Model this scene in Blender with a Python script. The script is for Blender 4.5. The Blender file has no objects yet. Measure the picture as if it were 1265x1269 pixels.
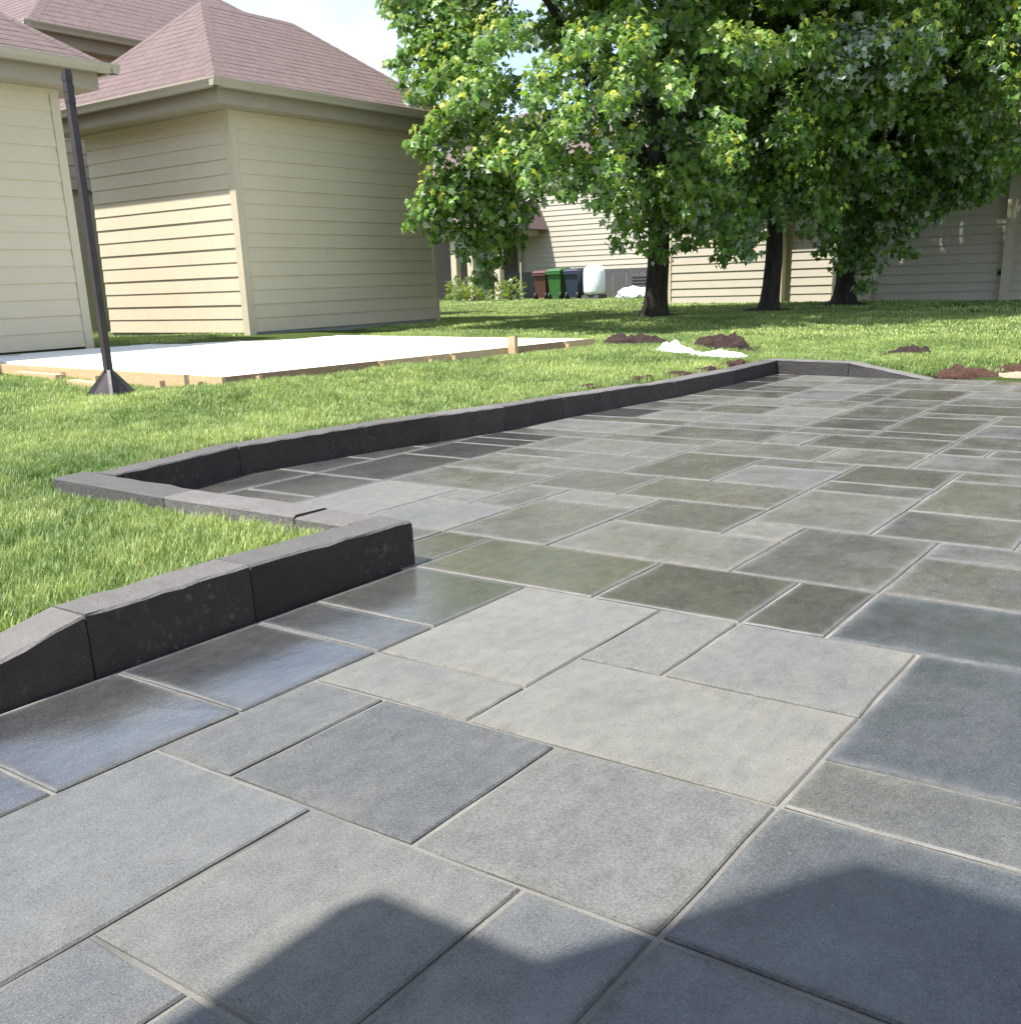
import bpy, bmesh, math, random
import numpy as np
from mathutils import Vector, Matrix, noise as mnoise

random.seed(7); RNG = np.random.default_rng(7)
S = bpy.context.scene
COL = S.collection

# ------------------------------------------------------------------ camera
# world axes: +Y runs along the long paving joints, +X to their right, Z up, metres
F_PX, CXP, CYP = 1271.92, 632.5, 724.2          # focal length / principal point in photo pixels
PITCH, ROLL, YAW = 0.287185, 0.0343621, 0.63374
cp, sp, cr, sr = math.cos(PITCH), math.sin(PITCH), math.cos(ROLL), math.sin(ROLL)
def c2w(v):
    x, y, z = v
    return Vector((x*math.cos(YAW) - y*math.sin(YAW), x*math.sin(YAW) + y*math.cos(YAW), z))
_f = Vector((0, cp, -sp)); _r0 = Vector((1, 0, 0)); _d0 = Vector((0, -sp, -cp))
_r = cr*_r0 + sr*_d0; _d = -sr*_r0 + cr*_d0
R_, U_, B_ = c2w(_r), -c2w(_d), -c2w(_f)
cam = bpy.data.cameras.new('camera'); camo = bpy.data.objects.new('camera', cam); COL.objects.link(camo)
camo.matrix_world = Matrix(((R_.x, U_.x, B_.x, 0), (R_.y, U_.y, B_.y, 0), (R_.z, U_.z, B_.z, 1.0), (0, 0, 0, 1)))
cam.sensor_fit = 'HORIZONTAL'; cam.sensor_width = 36.0
cam.lens = 36.0*F_PX/1265.0
cam.shift_x = 0.0; cam.shift_y = (CYP - 634.5)/1265.0
cam.clip_start = 0.05; cam.clip_end = 3000
S.camera = camo

# ------------------------------------------------------------------ sky, sun, exposure
EL, PHI = math.radians(63.5), math.radians(25)
w = bpy.data.worlds.new('World'); S.world = w; w.use_nodes = True
nt = w.node_tree; nt.nodes.clear()
wo = nt.nodes.new('ShaderNodeOutputWorld'); bg = nt.nodes.new('ShaderNodeBackground')
sky = nt.nodes.new('ShaderNodeTexSky'); sky.sky_type = 'NISHITA'; sky.sun_disc = False
sky.sun_elevation = EL; sky.sun_rotation = math.pi + PHI
sky.air_density = 1.0; sky.dust_density = 1.0; sky.ozone_density = 2.5
# thin bright cloud veil, the same all round
tc = nt.nodes.new('ShaderNodeTexCoord'); mp = nt.nodes.new('ShaderNodeMapping'); mp.inputs['Scale'].default_value = (1.6, 1.6, 4.0)
nz = nt.nodes.new('ShaderNodeTexNoise'); nz.inputs['Scale'].default_value = 1.7; nz.inputs['Detail'].default_value = 7
rp = nt.nodes.new('ShaderNodeValToRGB'); rp.color_ramp.elements[0].position = .36; rp.color_ramp.elements[1].position = .66
mx = nt.nodes.new('ShaderNodeMixRGB'); mx.inputs['Color2'].default_value = (8.6, 9.2, 9.6, 1)
mm = nt.nodes.new('ShaderNodeMath'); mm.operation = 'MULTIPLY'; mm.inputs[1].default_value = .42
nt.links.new(tc.outputs['Generated'], mp.inputs['Vector']); nt.links.new(mp.outputs['Vector'], nz.inputs['Vector'])
nt.links.new(nz.outputs['Fac'], rp.inputs['Fac']); nt.links.new(rp.outputs['Color'], mm.inputs[0])
nt.links.new(mm.outputs['Value'], mx.inputs['Fac']); nt.links.new(sky.outputs['Color'], mx.inputs['Color1'])
nt.links.new(mx.outputs['Color'], bg.inputs['Color']); bg.inputs['Strength'].default_value = 0.12
nt.links.new(bg.outputs['Background'], wo.inputs['Surface'])
sun = bpy.data.lights.new('sun', 'SUN'); sun.energy = 4.4; sun.angle = math.radians(.7); sun.color = (1, .975, .925)
suno = bpy.data.objects.new('sun', sun); COL.objects.link(suno)
TRAVEL = Vector((math.sin(PHI)*math.cos(EL), math.cos(PHI)*math.cos(EL), -math.sin(EL)))
suno.rotation_euler = TRAVEL.to_track_quat('-Z', 'Y').to_euler(); suno.location = (-8, -16, 40)
S.view_settings.view_transform = 'Standard'; S.view_settings.look = 'None'
S.view_settings.exposure = 1.2; S.view_settings.gamma = 1.0; S.view_settings.use_curve_mapping = False

# ------------------------------------------------------------------ material helpers
class NT:
    def __init__(s, name):
        s.m = bpy.data.materials.new(name); s.m.use_nodes = True
        s.t = s.m.node_tree; s.t.nodes.clear()
        s.out = s.n('ShaderNodeOutputMaterial'); s.b = s.n('ShaderNodeBsdfPrincipled')
        s.l(s.b.outputs['BSDF'], s.out.inputs['Surface'])
    def n(s, ty, **kw):
        o = s.t.nodes.new(ty)
        for k, v in kw.items(): setattr(o, k, v)
        return o
    def l(s, a, b): s.t.links.new(a, b)
    def put(s, node, key, val):
        if hasattr(val, 'is_linked') or isinstance(val, bpy.types.NodeSocket): s.l(val, node.inputs[key])
        else: node.inputs[key].default_value = val
    def noise(s, scale, detail=4, vec=None, rough=.55):
        o = s.n('ShaderNodeTexNoise'); o.inputs['Scale'].default_value = scale; o.inputs['Detail'].default_value = detail
        o.inputs['Roughness'].default_value = rough
        if vec is not None: s.l(vec, o.inputs['Vector'])
        return o.outputs['Fac']
    def ramp(s, fac, a, b, c0=(0, 0, 0, 1), c1=(1, 1, 1, 1)):
        o = s.n('ShaderNodeValToRGB'); e = o.color_ramp.elements
        e[0].position = a; e[1].position = b; e[0].color = c0; e[1].color = c1
        s.l(fac, o.inputs['Fac']); return o.outputs['Color']
    def mix(s, fac, a, b, mode='MIX'):
        o = s.n('ShaderNodeMixRGB', blend_type=mode)
        s.put(o, 'Fac', fac); s.put(o, 'Color1', a); s.put(o, 'Color2', b); return o.outputs['Color']
    def math(s, op, a, b=0.0, clamp=False):
        o = s.n('ShaderNodeMath', operation=op, use_clamp=clamp)
        s.put(o, 0, a); s.put(o, 1, b); return o.outputs['Value']
    def pos(s): return s.n('ShaderNodeNewGeometry').outputs['Position']
    def obj(s): return s.n('ShaderNodeTexCoord').outputs['Object']
    def scaled(s, vec, sc):
        o = s.n('ShaderNodeMapping'); o.inputs['Scale'].default_value = sc; s.l(vec, o.inputs['Vector']); return o.outputs['Vector']
    def bump(s, h, strength, dist):
        o = s.n('ShaderNodeBump'); o.inputs['Strength'].default_value = strength; o.inputs['Distance'].default_value = dist
        s.l(h, o.inputs['Height']); s.l(o.outputs['Normal'], s.b.inputs['Normal'])
    def base(s, c): s.put(s.b, 'Base Color', c)
    def rough(s, v): s.put(s.b, 'Roughness', v)
    def spec(s, v): s.put(s.b, 'Specular IOR Level', v)

def C4(c): return (c[0], c[1], c[2], 1)
def simple(name, col, rough=.6, var=.25, nscale=8, bscale=60, bump=.0, metal=0, coord='pos', spec=.4):
    t = NT(name); v = t.pos() if coord == 'pos' else t.obj()
    f = t.noise(nscale, 5, v); f2 = t.noise(nscale*9, 3, v)
    f = t.math('ADD', t.math('MULTIPLY', f, .65), t.math('MULTIPLY', f2, .35))
    c = t.mix(t.ramp(f, .3, .7), C4([x*(1-var) for x in col]), C4([min(1, x*(1+var)) for x in col]))
    t.base(c); t.rough(rough); t.spec(spec); t.b.inputs['Metallic'].default_value = metal
    if bump: t.bump(t.noise(bscale, 5, v), .6, bump)
    return t.m

M = {}
# --- paver: object colour carries (tone, wetness, warmth) of each slab
t = NT('paver_concrete')
oi = t.n('ShaderNodeObjectInfo'); sep = t.n('ShaderNodeSeparateColor'); t.l(oi.outputs['Color'], sep.inputs['Color'])
tone, wet, warm = sep.outputs[0], sep.outputs[1], sep.outputs[2]
off = t.n('ShaderNodeVectorMath', operation='SCALE'); off.inputs[0].default_value = (37, 23, 11); t.l(oi.outputs['Random'], off.inputs['Scale'])
vec = t.n('ShaderNodeVectorMath', operation='ADD'); t.l(t.pos(), vec.inputs[0]); t.l(off.outputs['Vector'], vec.inputs[1]); vec = vec.outputs['Vector']
big = t.noise(4.5, 5, vec, .6); med = t.noise(26, 5, t.scaled(vec, (1, .55, 1)), .62); fine = t.noise(230, 4, vec, .75); grit = t.noise(380, 2, vec, .6)
edge = t.n('ShaderNodeAttribute'); edge.attribute_name = 'edge'; edge = edge.outputs['Fac']
warm = t.math('ADD', warm, t.math('MULTIPLY', t.math('SUBTRACT', t.noise(3.1, 4, t.scaled(vec, (1, .6, 1)), .65), .5), 1.5), True)
dryc = t.mix(warm, (.084, .088, .090, 1), (.114, .109, .094, 1))
wetc = t.mix(warm, (.038, .040, .044, 1), (.110, .102, .083, 1))
# moisture: slab value broken up by blotches, drier towards the dusty rims
e2 = t.math('MULTIPLY', t.math('POWER', edge, 3.0), .17)
wv = t.math('ADD', wet, t.math('MULTIPLY', t.math('SUBTRACT', big, .5), .7))
wv = t.math('SUBTRACT', wv, t.math('MULTIPLY', e2, t.math('ADD', .25, t.math('MULTIPLY', big, .55))))
wr = t.n('ShaderNodeMapRange', interpolation_type='SMOOTHSTEP'); t.l(wv, wr.inputs['Value']); wr.inputs['From Min'].default_value = -.05; wr.inputs['From Max'].default_value = .95
wv = wr.outputs['Result']
col = t.mix(wv, dryc, wetc)
v = t.math('ADD', t.math('MULTIPLY', big, .30), t.math('ADD', t.math('MULTIPLY', med, .5), t.math('MULTIPLY', fine, 1.6)))
v = t.math('ADD', v, t.math('MULTIPLY', tone, .55))
k = t.n('ShaderNodeMapRange'); t.l(v, k.inputs['Value']); k.inputs['From Min'].default_value = 1.02; k.inputs['From Max'].default_value = 1.88
k.inputs['To Min'].default_value = .32; k.inputs['To Max'].default_value = 1.72
col = t.mix(1.0, col, k.outputs['Result'], 'MULTIPLY')
pits = t.ramp(grit, .62, .67); col = t.mix(t.math('MULTIPLY', pits, .5), col, (.26, .25, .23, 1))
hole = t.ramp(t.noise(105, 4, vec, .85), .615, .66); col = t.mix(t.math('MULTIPLY', hole, .6), col, (.012, .012, .012, 1))
dust = t.math('MULTIPLY', t.math('POWER', edge, 6.0), t.ramp(t.noise(28, 6, vec, .75), .40, .66))
col = t.mix(t.math('MULTIPLY', dust, .2), col, (.24, .225, .195, 1))
t.base(col)
ro = t.n('ShaderNodeMapRange'); t.l(wv, ro.inputs['Value']); ro.inputs['From Min'].default_value = .12; ro.inputs['From Max'].default_value = .72
ro.inputs['To Min'].default_value = .70; ro.inputs['To Max'].default_value = .085
rg_ = t.math('ADD', ro.outputs['Result'], t.math('MULTIPLY', t.math('SUBTRACT', t.noise(7, 5, vec, .6), .42), .45), True)
rg_ = t.math('MAXIMUM', rg_, .075); t.rough(t.math('ADD', rg_, t.math('MULTIPLY', t.math('POWER', edge, 9.0), .55), True)); t.spec(t.math('ADD', .4, t.math('MULTIPLY', wv, .5)))
e9 = t.math('POWER', edge, 9.0); cw = t.math('MULTIPLY', t.math('MULTIPLY', t.math('POWER', wv, 2.0), .9), t.math('SUBTRACT', 1.0, e9)); t.l(cw, t.b.inputs['Coat Weight'])
cb = t.n('ShaderNodeBump'); t.l(t.math('ADD', t.noise(38, 3, t.scaled(vec, (1, .5, 1)), .6), t.math('MULTIPLY', t.noise(150, 3, vec, .7), .35)), cb.inputs['Height']); cb.inputs['Strength'].default_value = .5; cb.inputs['Distance'].default_value = .0022; t.l(cb.outputs['Normal'], t.b.inputs['Coat Normal']); t.l(t.math('ADD', .05, t.math('MULTIPLY', t.math('SUBTRACT', 1.0, wv), .5)), t.b.inputs['Coat Roughness'])
bh = t.math('ADD', t.math('MULTIPLY', fine, 1.0), t.math('MULTIPLY', med, .6))
bm_ = t.n('ShaderNodeBump'); t.l(bh, bm_.inputs['Height']); bm_.inputs['Distance'].default_value = .0016
t.l(t.math('SUBTRACT', .75, t.math('MULTIPLY', wv, .52)), bm_.inputs['Strength']); t.l(bm_.outputs['Normal'], t.b.inputs['Normal'])
M['paver'] = t.m

# --- joint sand
t = NT('joint_sand'); p_ = t.pos()
g = t.noise(420, 3, p_, .8); b2 = t.noise(3.0, 4, p_)
c = t.mix(t.ramp(g, .3, .7), (.12, .113, .10, 1), (.42, .395, .345, 1)); c = t.mix(t.ramp(b2, .35, .7), c, (.12, .115, .105, 1))
t.base(c); t.rough(.95); t.bump(g, 1, .004); M['sand'] = t.m

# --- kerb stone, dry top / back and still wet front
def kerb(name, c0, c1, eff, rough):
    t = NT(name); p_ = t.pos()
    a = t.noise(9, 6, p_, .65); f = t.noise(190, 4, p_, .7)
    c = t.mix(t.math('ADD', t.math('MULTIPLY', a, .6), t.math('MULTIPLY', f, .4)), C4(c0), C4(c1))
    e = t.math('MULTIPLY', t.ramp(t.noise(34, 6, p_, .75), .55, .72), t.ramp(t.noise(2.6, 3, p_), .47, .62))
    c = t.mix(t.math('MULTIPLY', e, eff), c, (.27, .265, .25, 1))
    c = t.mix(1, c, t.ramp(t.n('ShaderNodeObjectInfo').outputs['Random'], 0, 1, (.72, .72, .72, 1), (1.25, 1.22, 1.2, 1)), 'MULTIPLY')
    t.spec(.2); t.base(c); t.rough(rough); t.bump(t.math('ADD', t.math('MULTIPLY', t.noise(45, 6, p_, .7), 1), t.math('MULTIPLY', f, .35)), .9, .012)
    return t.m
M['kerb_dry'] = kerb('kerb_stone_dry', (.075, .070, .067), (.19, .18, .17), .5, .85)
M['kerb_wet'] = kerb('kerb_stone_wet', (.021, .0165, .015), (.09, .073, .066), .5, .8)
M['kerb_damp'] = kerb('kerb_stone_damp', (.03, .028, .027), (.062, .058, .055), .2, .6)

# --- walls
def siding(name, col):
    t = NT(name); p_ = t.pos()
    g = t.noise(6, 5, t.scaled(p_, (1, 1, 9)), .6); f = t.noise(3, 3, p_); oi = t.n('ShaderNodeObjectInfo')
    c = t.mix(g, C4([x*.93 for x in col]), C4([x*1.05 for x in col]))
    c = t.mix(t.math('MULTIPLY', oi.outputs['Random'], .16), c, C4([x*.84 for x in col]))
    c = t.mix(t.math('MULTIPLY', t.ramp(f, .45, .75), .12), c, C4([x*.7 for x in col]))
    t.base(c); t.rough(.6); t.spec(.35); t.bump(t.noise(40, 4, t.scaled(p_, (1, 1, 7))), .5, .003); return t.m
M['siding'] = siding('fibre_cement_siding', (.565, .485, .35))
M['siding_far'] = siding('pale_siding', (.48, .43, .345))
M['wall_back'] = simple('wall_backing', (.16, .14, .11), .9)
M['trim'] = simple('painted_trim', (.50, .435, .31), .5, .06, 3)
M['gutter'] = simple('gutter_paint', (.37, .325, .245), .38, .05, 3)
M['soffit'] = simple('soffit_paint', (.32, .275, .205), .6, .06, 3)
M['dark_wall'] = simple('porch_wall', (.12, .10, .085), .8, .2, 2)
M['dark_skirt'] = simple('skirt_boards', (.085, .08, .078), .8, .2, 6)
t = NT('roof_shingle'); p_ = t.pos()
n1 = t.noise(1.3, 4, p_); n2 = t.noise(7, 4, p_); n3 = t.noise(140, 3, p_, .8)
c = t.mix(t.ramp(n2, .3, .7), (.105, .069, .063, 1), (.155, .105, .096, 1)); c = t.mix(t.math('MULTIPLY', n1, .35), c, (.22, .165, .155, 1))
c = t.mix(t.math('MULTIPLY', t.ramp(n3, .35, .65), .4), c, (.09, .06, .058, 1))
t.base(c); t.rough(.9); t.bump(n3, .8, .004); M['shingle'] = t.m
M['concrete'] = simple('new_concrete', (.70, .69, .66), .85, .05, 3, 120, .003)
M['foundation'] = simple('foundation_concrete', (.33, .32, .30), .9, .15, 4, 60, .004)
def wood(name, c0, c1):
    t = NT(name); p_ = t.obj(); g = t.noise(14, 6, t.scaled(p_, (1, 9, 9)), .65)
    t.base(t.mix(t.ramp(g, .3, .7), C4(c0), C4(c1))); t.rough(.75); t.bump(g, .5, .002); return t.m
M['wood'] = wood('new_lumber', (.44, .29, .15), (.62, .45, .27)); M['wood_dark'] = wood('dark_lumber', (.22, .13, .075), (.36, .23, .14))  # darker lumber; shade on the board past the tall stake is in its colour
M['steel'] = simple('weathered_steel', (.062, .049, .048), .5, .3, 12, 90, .002, .35)
M['plate'] = simple('lightened_steel', (.15, .135, .13), .5, .35, 9, 90, .002, .3)  # lighter than the post steel: light on the fins is put into the colour
def soil(name, c0, c1):
    t = NT(name); p_ = t.pos(); g = t.noise(38, 6, p_, .75)
    t.base(t.mix(t.ramp(g, .3, .7), C4(c0), C4(c1))); t.rough(.95); t.bump(g, 1, .03); return t.m
M['soil'] = soil('dark_soil', (.014, .007, .0055), (.066, .034, .025)); M['mulch'] = soil('brown_mulch', (.028, .012, .008), (.125, .055, .034))
M['sandpile'] = soil('pale_sand', (.34, .24, .16), (.52, .41, .30))
M['plastic_white'] = simple('white_plastic', (.80, .81, .82), .4, .04, 4)
M['green_bin'] = simple('green_plastic', (.03, .115, .025), .4, .1, 4); M['blue_bin'] = simple('navy_plastic', (.022, .03, .055), .4, .1, 4)
M['brown_bin'] = simple('brown_plastic', (.08, .03, .02), .5, .1, 4); M['black'] = simple('black_rubber', (.012, .012, .012), .6, .1)
M['grey_metal'] = simple('grey_metal', (.12, .12, .12), .5, .1, 5, metal=.4)
t = NT('maple_bark'); p_ = t.pos(); g = t.noise(16, 6, t.scaled(p_, (1, 1, .18)), .7)
t.base(t.mix(t.ramp(g, .3, .7), (.016, .013, .010, 1), (.07, .056, .044, 1))); t.rough(.95); t.bump(g, 1, .05); M['bark'] = t.m

# --- leaves / grass: translucent blades with a per-leaf tint
def leafmat(name, dark, light, young, under, trans, rough=.42):
    t = NT(name); a = t.n('ShaderNodeAttribute'); a.attribute_name = 'tint'; sp_ = t.n('ShaderNodeSeparateColor'); t.l(a.outputs['Color'], sp_.inputs['Color'])
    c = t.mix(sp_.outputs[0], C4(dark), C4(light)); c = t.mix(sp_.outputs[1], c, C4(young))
    ge = t.n('ShaderNodeNewGeometry'); c2 = t.mix(t.math('MULTIPLY', ge.outputs['Backfacing'], .72), c, C4(under))
    t.base(c2); t.rough(rough); t.spec(.45)
    tr = t.n('ShaderNodeBsdfTranslucent'); t.l(t.mix(1.0, c, (1.6, 1.5, .55, 1), 'MULTIPLY'), tr.inputs['Color'])
    ms = t.n('ShaderNodeMixShader'); ms.inputs['Fac'].default_value = trans
    t.l(t.b.outputs['BSDF'], ms.inputs[1]); t.l(tr.outputs['BSDF'], ms.inputs[2]); t.l(ms.outputs['Shader'], t.out.inputs['Surface']); return t.m
M['leaf'] = leafmat('maple_leaf', (.032, .095, .02), (.19, .33, .05), (.56, .54, .06), (.66, .72, .62), .35)
M['shrub'] = leafmat('shrub_leaf', (.06, .12, .03), (.20, .30, .07), (.4, .36, .1), (.2, .26, .14), .3)
# grass blade
t = NT('grass_blade'); oi = t.n('ShaderNodeAttribute'); oi.attribute_type = 'INSTANCER'; oi.attribute_name = 'hue'
a = t.n('ShaderNodeAttribute'); a.attribute_name = 'tint'; sp_ = t.n('ShaderNodeSeparateColor'); t.l(a.outputs['Color'], sp_.inputs['Color'])
c = t.mix(oi.outputs['Fac'], (.068, .158, .022, 1), (.31, .41, .10, 1)); c = t.mix(sp_.outputs[0], c, t.mix(1, c, (1.75, 1.55, 1.7, 1), 'MULTIPLY'))
c = t.mix(sp_.outputs[1], c, (.55, .49, .28, 1))
t.base(c); t.rough(.45); t.spec(.5)
tr = t.n('ShaderNodeBsdfTranslucent'); t.l(c, tr.inputs['Color']); ms = t.n('ShaderNodeMixShader'); ms.inputs['Fac'].default_value = .3
t.l(t.b.outputs['BSDF'], ms.inputs[1]); t.l(tr.outputs['BSDF'], ms.inputs[2]); t.l(ms.outputs['Shader'], t.out.inputs['Surface']); M['grass'] = t.m
# lawn soil/thatch sheet
t = NT('lawn_turf'); p_ = t.pos(); n1 = t.noise(.7, 4, p_); n2 = t.noise(9, 5, p_, .7); n3 = t.noise(70, 4, p_, .8)
c = t.mix(t.ramp(n1, .3, .7), (.085, .14, .028, 1), (.17, .21, .05, 1)); c = t.mix(t.ramp(n2, .35, .7), c, (.12, .17, .034, 1))
c = t.mix(t.math('MULTIPLY', t.ramp(n3, .35, .65), .6), c, (.045, .065, .018, 1))
t.base(c); t.rough(.95); t.spec(.15); t.bump(n3, 1, .05); M['turf'] = t.m

# ------------------------------------------------------------------ mesh helpers
class MB:
    def __init__(s): s.v = []; s.f = []; s.mi = []
    def quad(s, a, b, c, d, mi=0):
        n = len(s.v); s.v += [tuple(a), tuple(b), tuple(c), tuple(d)]; s.f.append((n, n+1, n+2, n+3)); s.mi.append(mi); return s
    def poly(s, pts, mi=0):
        n = len(s.v); s.v += [tuple(p) for p in pts]; s.f.append(tuple(range(n, n+len(pts)))); s.mi.append(mi); return s
    def hexa(s, p, mi=0):       # 8 corners: bottom ring 0-3, top ring 4-7
        n = len(s.v); s.v += [tuple(q) for q in p]
        for f in ((3, 2, 1, 0), (4, 5, 6, 7), (0, 1, 5, 4), (1, 2, 6, 5), (2, 3, 7, 6), (3, 0, 4, 7)):
            s.f.append(tuple(n+i for i in f)); s.mi.append(mi)
        return s
    def box(s, x0, x1, y0, y1, z0, z1, mi=0):
        return s.hexa([(x0, y0, z0), (x1, y0, z0), (x1, y1, z0), (x0, y1, z0), (x0, y0, z1), (x1, y0, z1), (x1, y1, z1), (x0, y1, z1)], mi)
    def beam(s, a, b, wd, ht, up=(0, 0, 1), mi=0):     # box from a to b, wd across, ht along up (a, b on the lower centre line)
        a, b, up = Vector(a), Vector(b), Vector(up); d = (b-a).normalized(); sd = d.cross(up).normalized()*wd/2; u = sd.cross(d).normalized()*ht
        return s.hexa([a-sd, a+sd, b+sd, b-sd, a-sd+u, a+sd+u, b+sd+u, b-sd+u], mi)
    def tube(s, pts, rad, n=8, cap=True, mi=0):
        pts = [Vector(p) for p in pts]; base = len(s.v); k = len(pts)
        for i, p in enumerate(pts):
            d = (pts[min(i+1, k-1)] - pts[max(i-1, 0)]).normalized(); a = d.cross(Vector((.31, .95, .11)) if abs(d.z) > .5 else Vector((0, 0, 1))).normalized(); b = d.cross(a)
            for j in range(n):
                an = 2*math.pi*j/n; s.v.append(tuple(p + rad[i]*(math.cos(an)*a + math.sin(an)*b)))
        for i in range(k-1):
            for j in range(n):
                s.f.append((base+i*n+j, base+i*n+(j+1) % n, base+(i+1)*n+(j+1) % n, base+(i+1)*n+j)); s.mi.append(mi)
        if cap:
            s.f.append(tuple(base+j for j in range(n))[::-1]); s.mi.append(mi)
            s.f.append(tuple(base+(k-1)*n+j for j in range(n))); s.mi.append(mi)
        return s
    def mesh(s, name, mats):
        me = bpy.data.meshes.new(name); me.from_pydata(s.v, [], s.f)
        for m in (mats if isinstance(mats, (list, tuple)) else [mats]): me.materials.append(m)
        if any(s.mi): me.polygons.foreach_set('material_index', s.mi)
        bm = bmesh.new(); bm.from_mesh(me); bmesh.ops.recalc_face_normals(bm, faces=bm.faces[:]); bm.to_mesh(me); bm.free()
        me.update(); return me
    def build(s, name, mats, parent=None, loc=None, smooth=False):
        me = s.mesh(name, mats)
        if smooth: me.polygons.foreach_set('use_smooth', [True]*len(me.polygons))
        return link(name, me, parent, loc)

def link(name, data, parent=None, loc=None):
    o = bpy.data.objects.new(name, data); COL.objects.link(o)
    if parent is not None: o.parent = parent
    if loc is not None: o.location = loc
    return o
def tag(o, label=None, cat=None, group=None, kind=None):
    if label: o['label'] = label
    if cat: o['category'] = cat
    if group: o['group'] = group
    if kind: o['kind'] = kind
    return o
def thing(name, label, cat, loc=(0, 0, 0), group=None):
    o = link(name, None, None, loc); o.empty_display_size = .1; return tag(o, label, cat, group)
def rel(o, pts): return [(p[0]-o.location.x, p[1]-o.location.y, p[2]-o.location.z) for p in pts]

# ------------------------------------------------------------------ ground height
# control points (Y along joints, X across, z)
CTRL = np.array([(-3, -3, 0), (.55, -2.8, 0), (1.45, -2.85, .10), (2.0, -3.0, .095), (2.35, -3.6, .09), (2.4, -4.4, .085), (1.0, -4, .08), (0, -5, .06), (-2, -8, .08), (2.6, -5.2, .135), (3.8, -4.95, .14),
    (5.2, -4.7, .145), (7, -4.45, .135), (9, -4.4, .115), (10.6, -4.1, .11), (10.45, -3.3, .10), (10.3, -2.6, .0), (10.3, -1, .0), (10.4, 2, .0), (10.4, 5, 0), (11.2, -2.5, .12), (11.3, -.5, .10), (11.6, 3, .1), (13, -3, .2),
    (5.2, -8, .165), (4, -9, .19), (5.3, -11, .20), (6.7, -12.4, .34), (8, -12.5, .34), (10.4, -12.3, .36), (14.8, -12.2, .33), (5.8, -6.8, .235), (7.6, -6.65, .232), (9.2, -6.4, .205), (10.4, -6.2, .2), (6.2, -6.0, .17), (8, -5.6, .165), (12, -6, .215), (17, -9, .28), (19, -8, .28), (23, -7.5, .28),
    (25.3, -13, .28), (25.3, -4, .23), (33, -24, .28), (33, -18, .27), (20, 0, .22), (20, 8, .2), (45, -30, .3), (60, 0, .3), (0, -15, .2), (12, -20, .36), (80, -60, .4), (0, 12, 0), (-8, 0, 0), (-8, -10, .05), (60, 60, .2), (-40, 0, 0), (0, -60, .3)], float)
def H_arr(Y, X):
    Y = np.asarray(Y, float); X = np.asarray(X, float); num = np.zeros_like(Y); den = np.zeros_like(Y)
    for y, x, z in CTRL:
        wgt = 1.0/(((Y-y)**2 + (X-x)**2) + .06)**1.7
        num += wgt*z; den += wgt
    return num/den
def H(y, x): return float(H_arr(np.array([y]), np.array([x]))[0])

# patio outline (Y, X), along the middle of the kerbs
PATIO = [(-5, 7.5), (-5, -2.52), (.6, -2.52), (.75, -2.575), (2.695, -2.575), (2.695, -4.5), (3.75, -4.70), (4.6, -4.60), (5.2, -4.45), (5.77, -4.33), (6.5, -4.31), (7.2, -4.25), (8.0, -4.15), (9.2, -4.145), (10.44, -4.165), (10.24, -3.29), (10.13, -2.53), (10.16, 0), (10.2, 7.5)]
def inside(Y, X, poly):
    r = np.zeros(Y.shape, bool); n = len(poly)
    for i in range(n):
        y0, x0 = poly[i]; y1, x1 = poly[(i+1) % n]
        c = ((x0 > X) != (x1 > X)) & (Y < (y1-y0)*(X-x0)/((x1-x0) if x1 != x0 else 1e-9) + y0)
        r ^= c
    return r

def lines(segs):
    o = []
    for a, b, st in segs: o += list(np.arange(a, b-1e-6, st))
    o.append(segs[-1][1]); return np.array(o)
LY = lines([(-900, -100, 200), (-100, -20, 20), (-20, -6, 2), (-6, -1, .5), (-1, 10.9, .05), (10.9, 16, .25), (16, 40, 1.0), (40, 100, 6), (100, 900, 100)])
LX = lines([(-900, -100, 200), (-100, -30, 10), (-30, -14, 1.0), (-14, -6, .25), (-6, -2.2, .05), (-2.2, 3, .25), (3, 12, .5), (12, 40, 4), (40, 100, 20), (100, 900, 200)])
GY, GX = np.meshgrid(LY, LX, indexing='ij')
GZ = H_arr(GY, GX); GZ[inside(GY, GX, PATIO)] = -.14
bumpz = np.vectorize(lambda y, x: .012*mnoise.noise(Vector((x*1.3, y*1.3, 0))) + .006*mnoise.noise(Vector((x*5, y*5, 3))))(GY, GX); GZ += bumpz
verts = np.stack([GX, GY, GZ], -1).reshape(-1, 3); ny, nx = GY.shape
idx = np.arange(ny*nx).reshape(ny, nx); faces = np.stack([idx[:-1, :-1], idx[:-1, 1:], idx[1:, 1:], idx[1:, :-1]], -1).reshape(-1, 4)
def np_mesh(name, verts, faces, mat, smooth=False):
    me = bpy.data.meshes.new(name); k = faces.shape[1]
    me.vertices.add(len(verts)); me.vertices.foreach_set('co', np.ascontiguousarray(verts, np.float32).ravel())
    me.loops.add(faces.size); me.loops.foreach_set('vertex_index', np.ascontiguousarray(faces, np.int32).ravel())
    me.polygons.add(len(faces)); me.polygons.foreach_set('loop_start', np.arange(0, faces.size, k, dtype=np.int32))
    if smooth: me.polygons.foreach_set('use_smooth', np.ones(len(faces), bool))
    me.materials.append(mat); me.update(calc_edges=True); return me
lawn = tag(link('lawn', np_mesh('lawn', verts, faces, M['turf'], True)), kind='structure')

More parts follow.
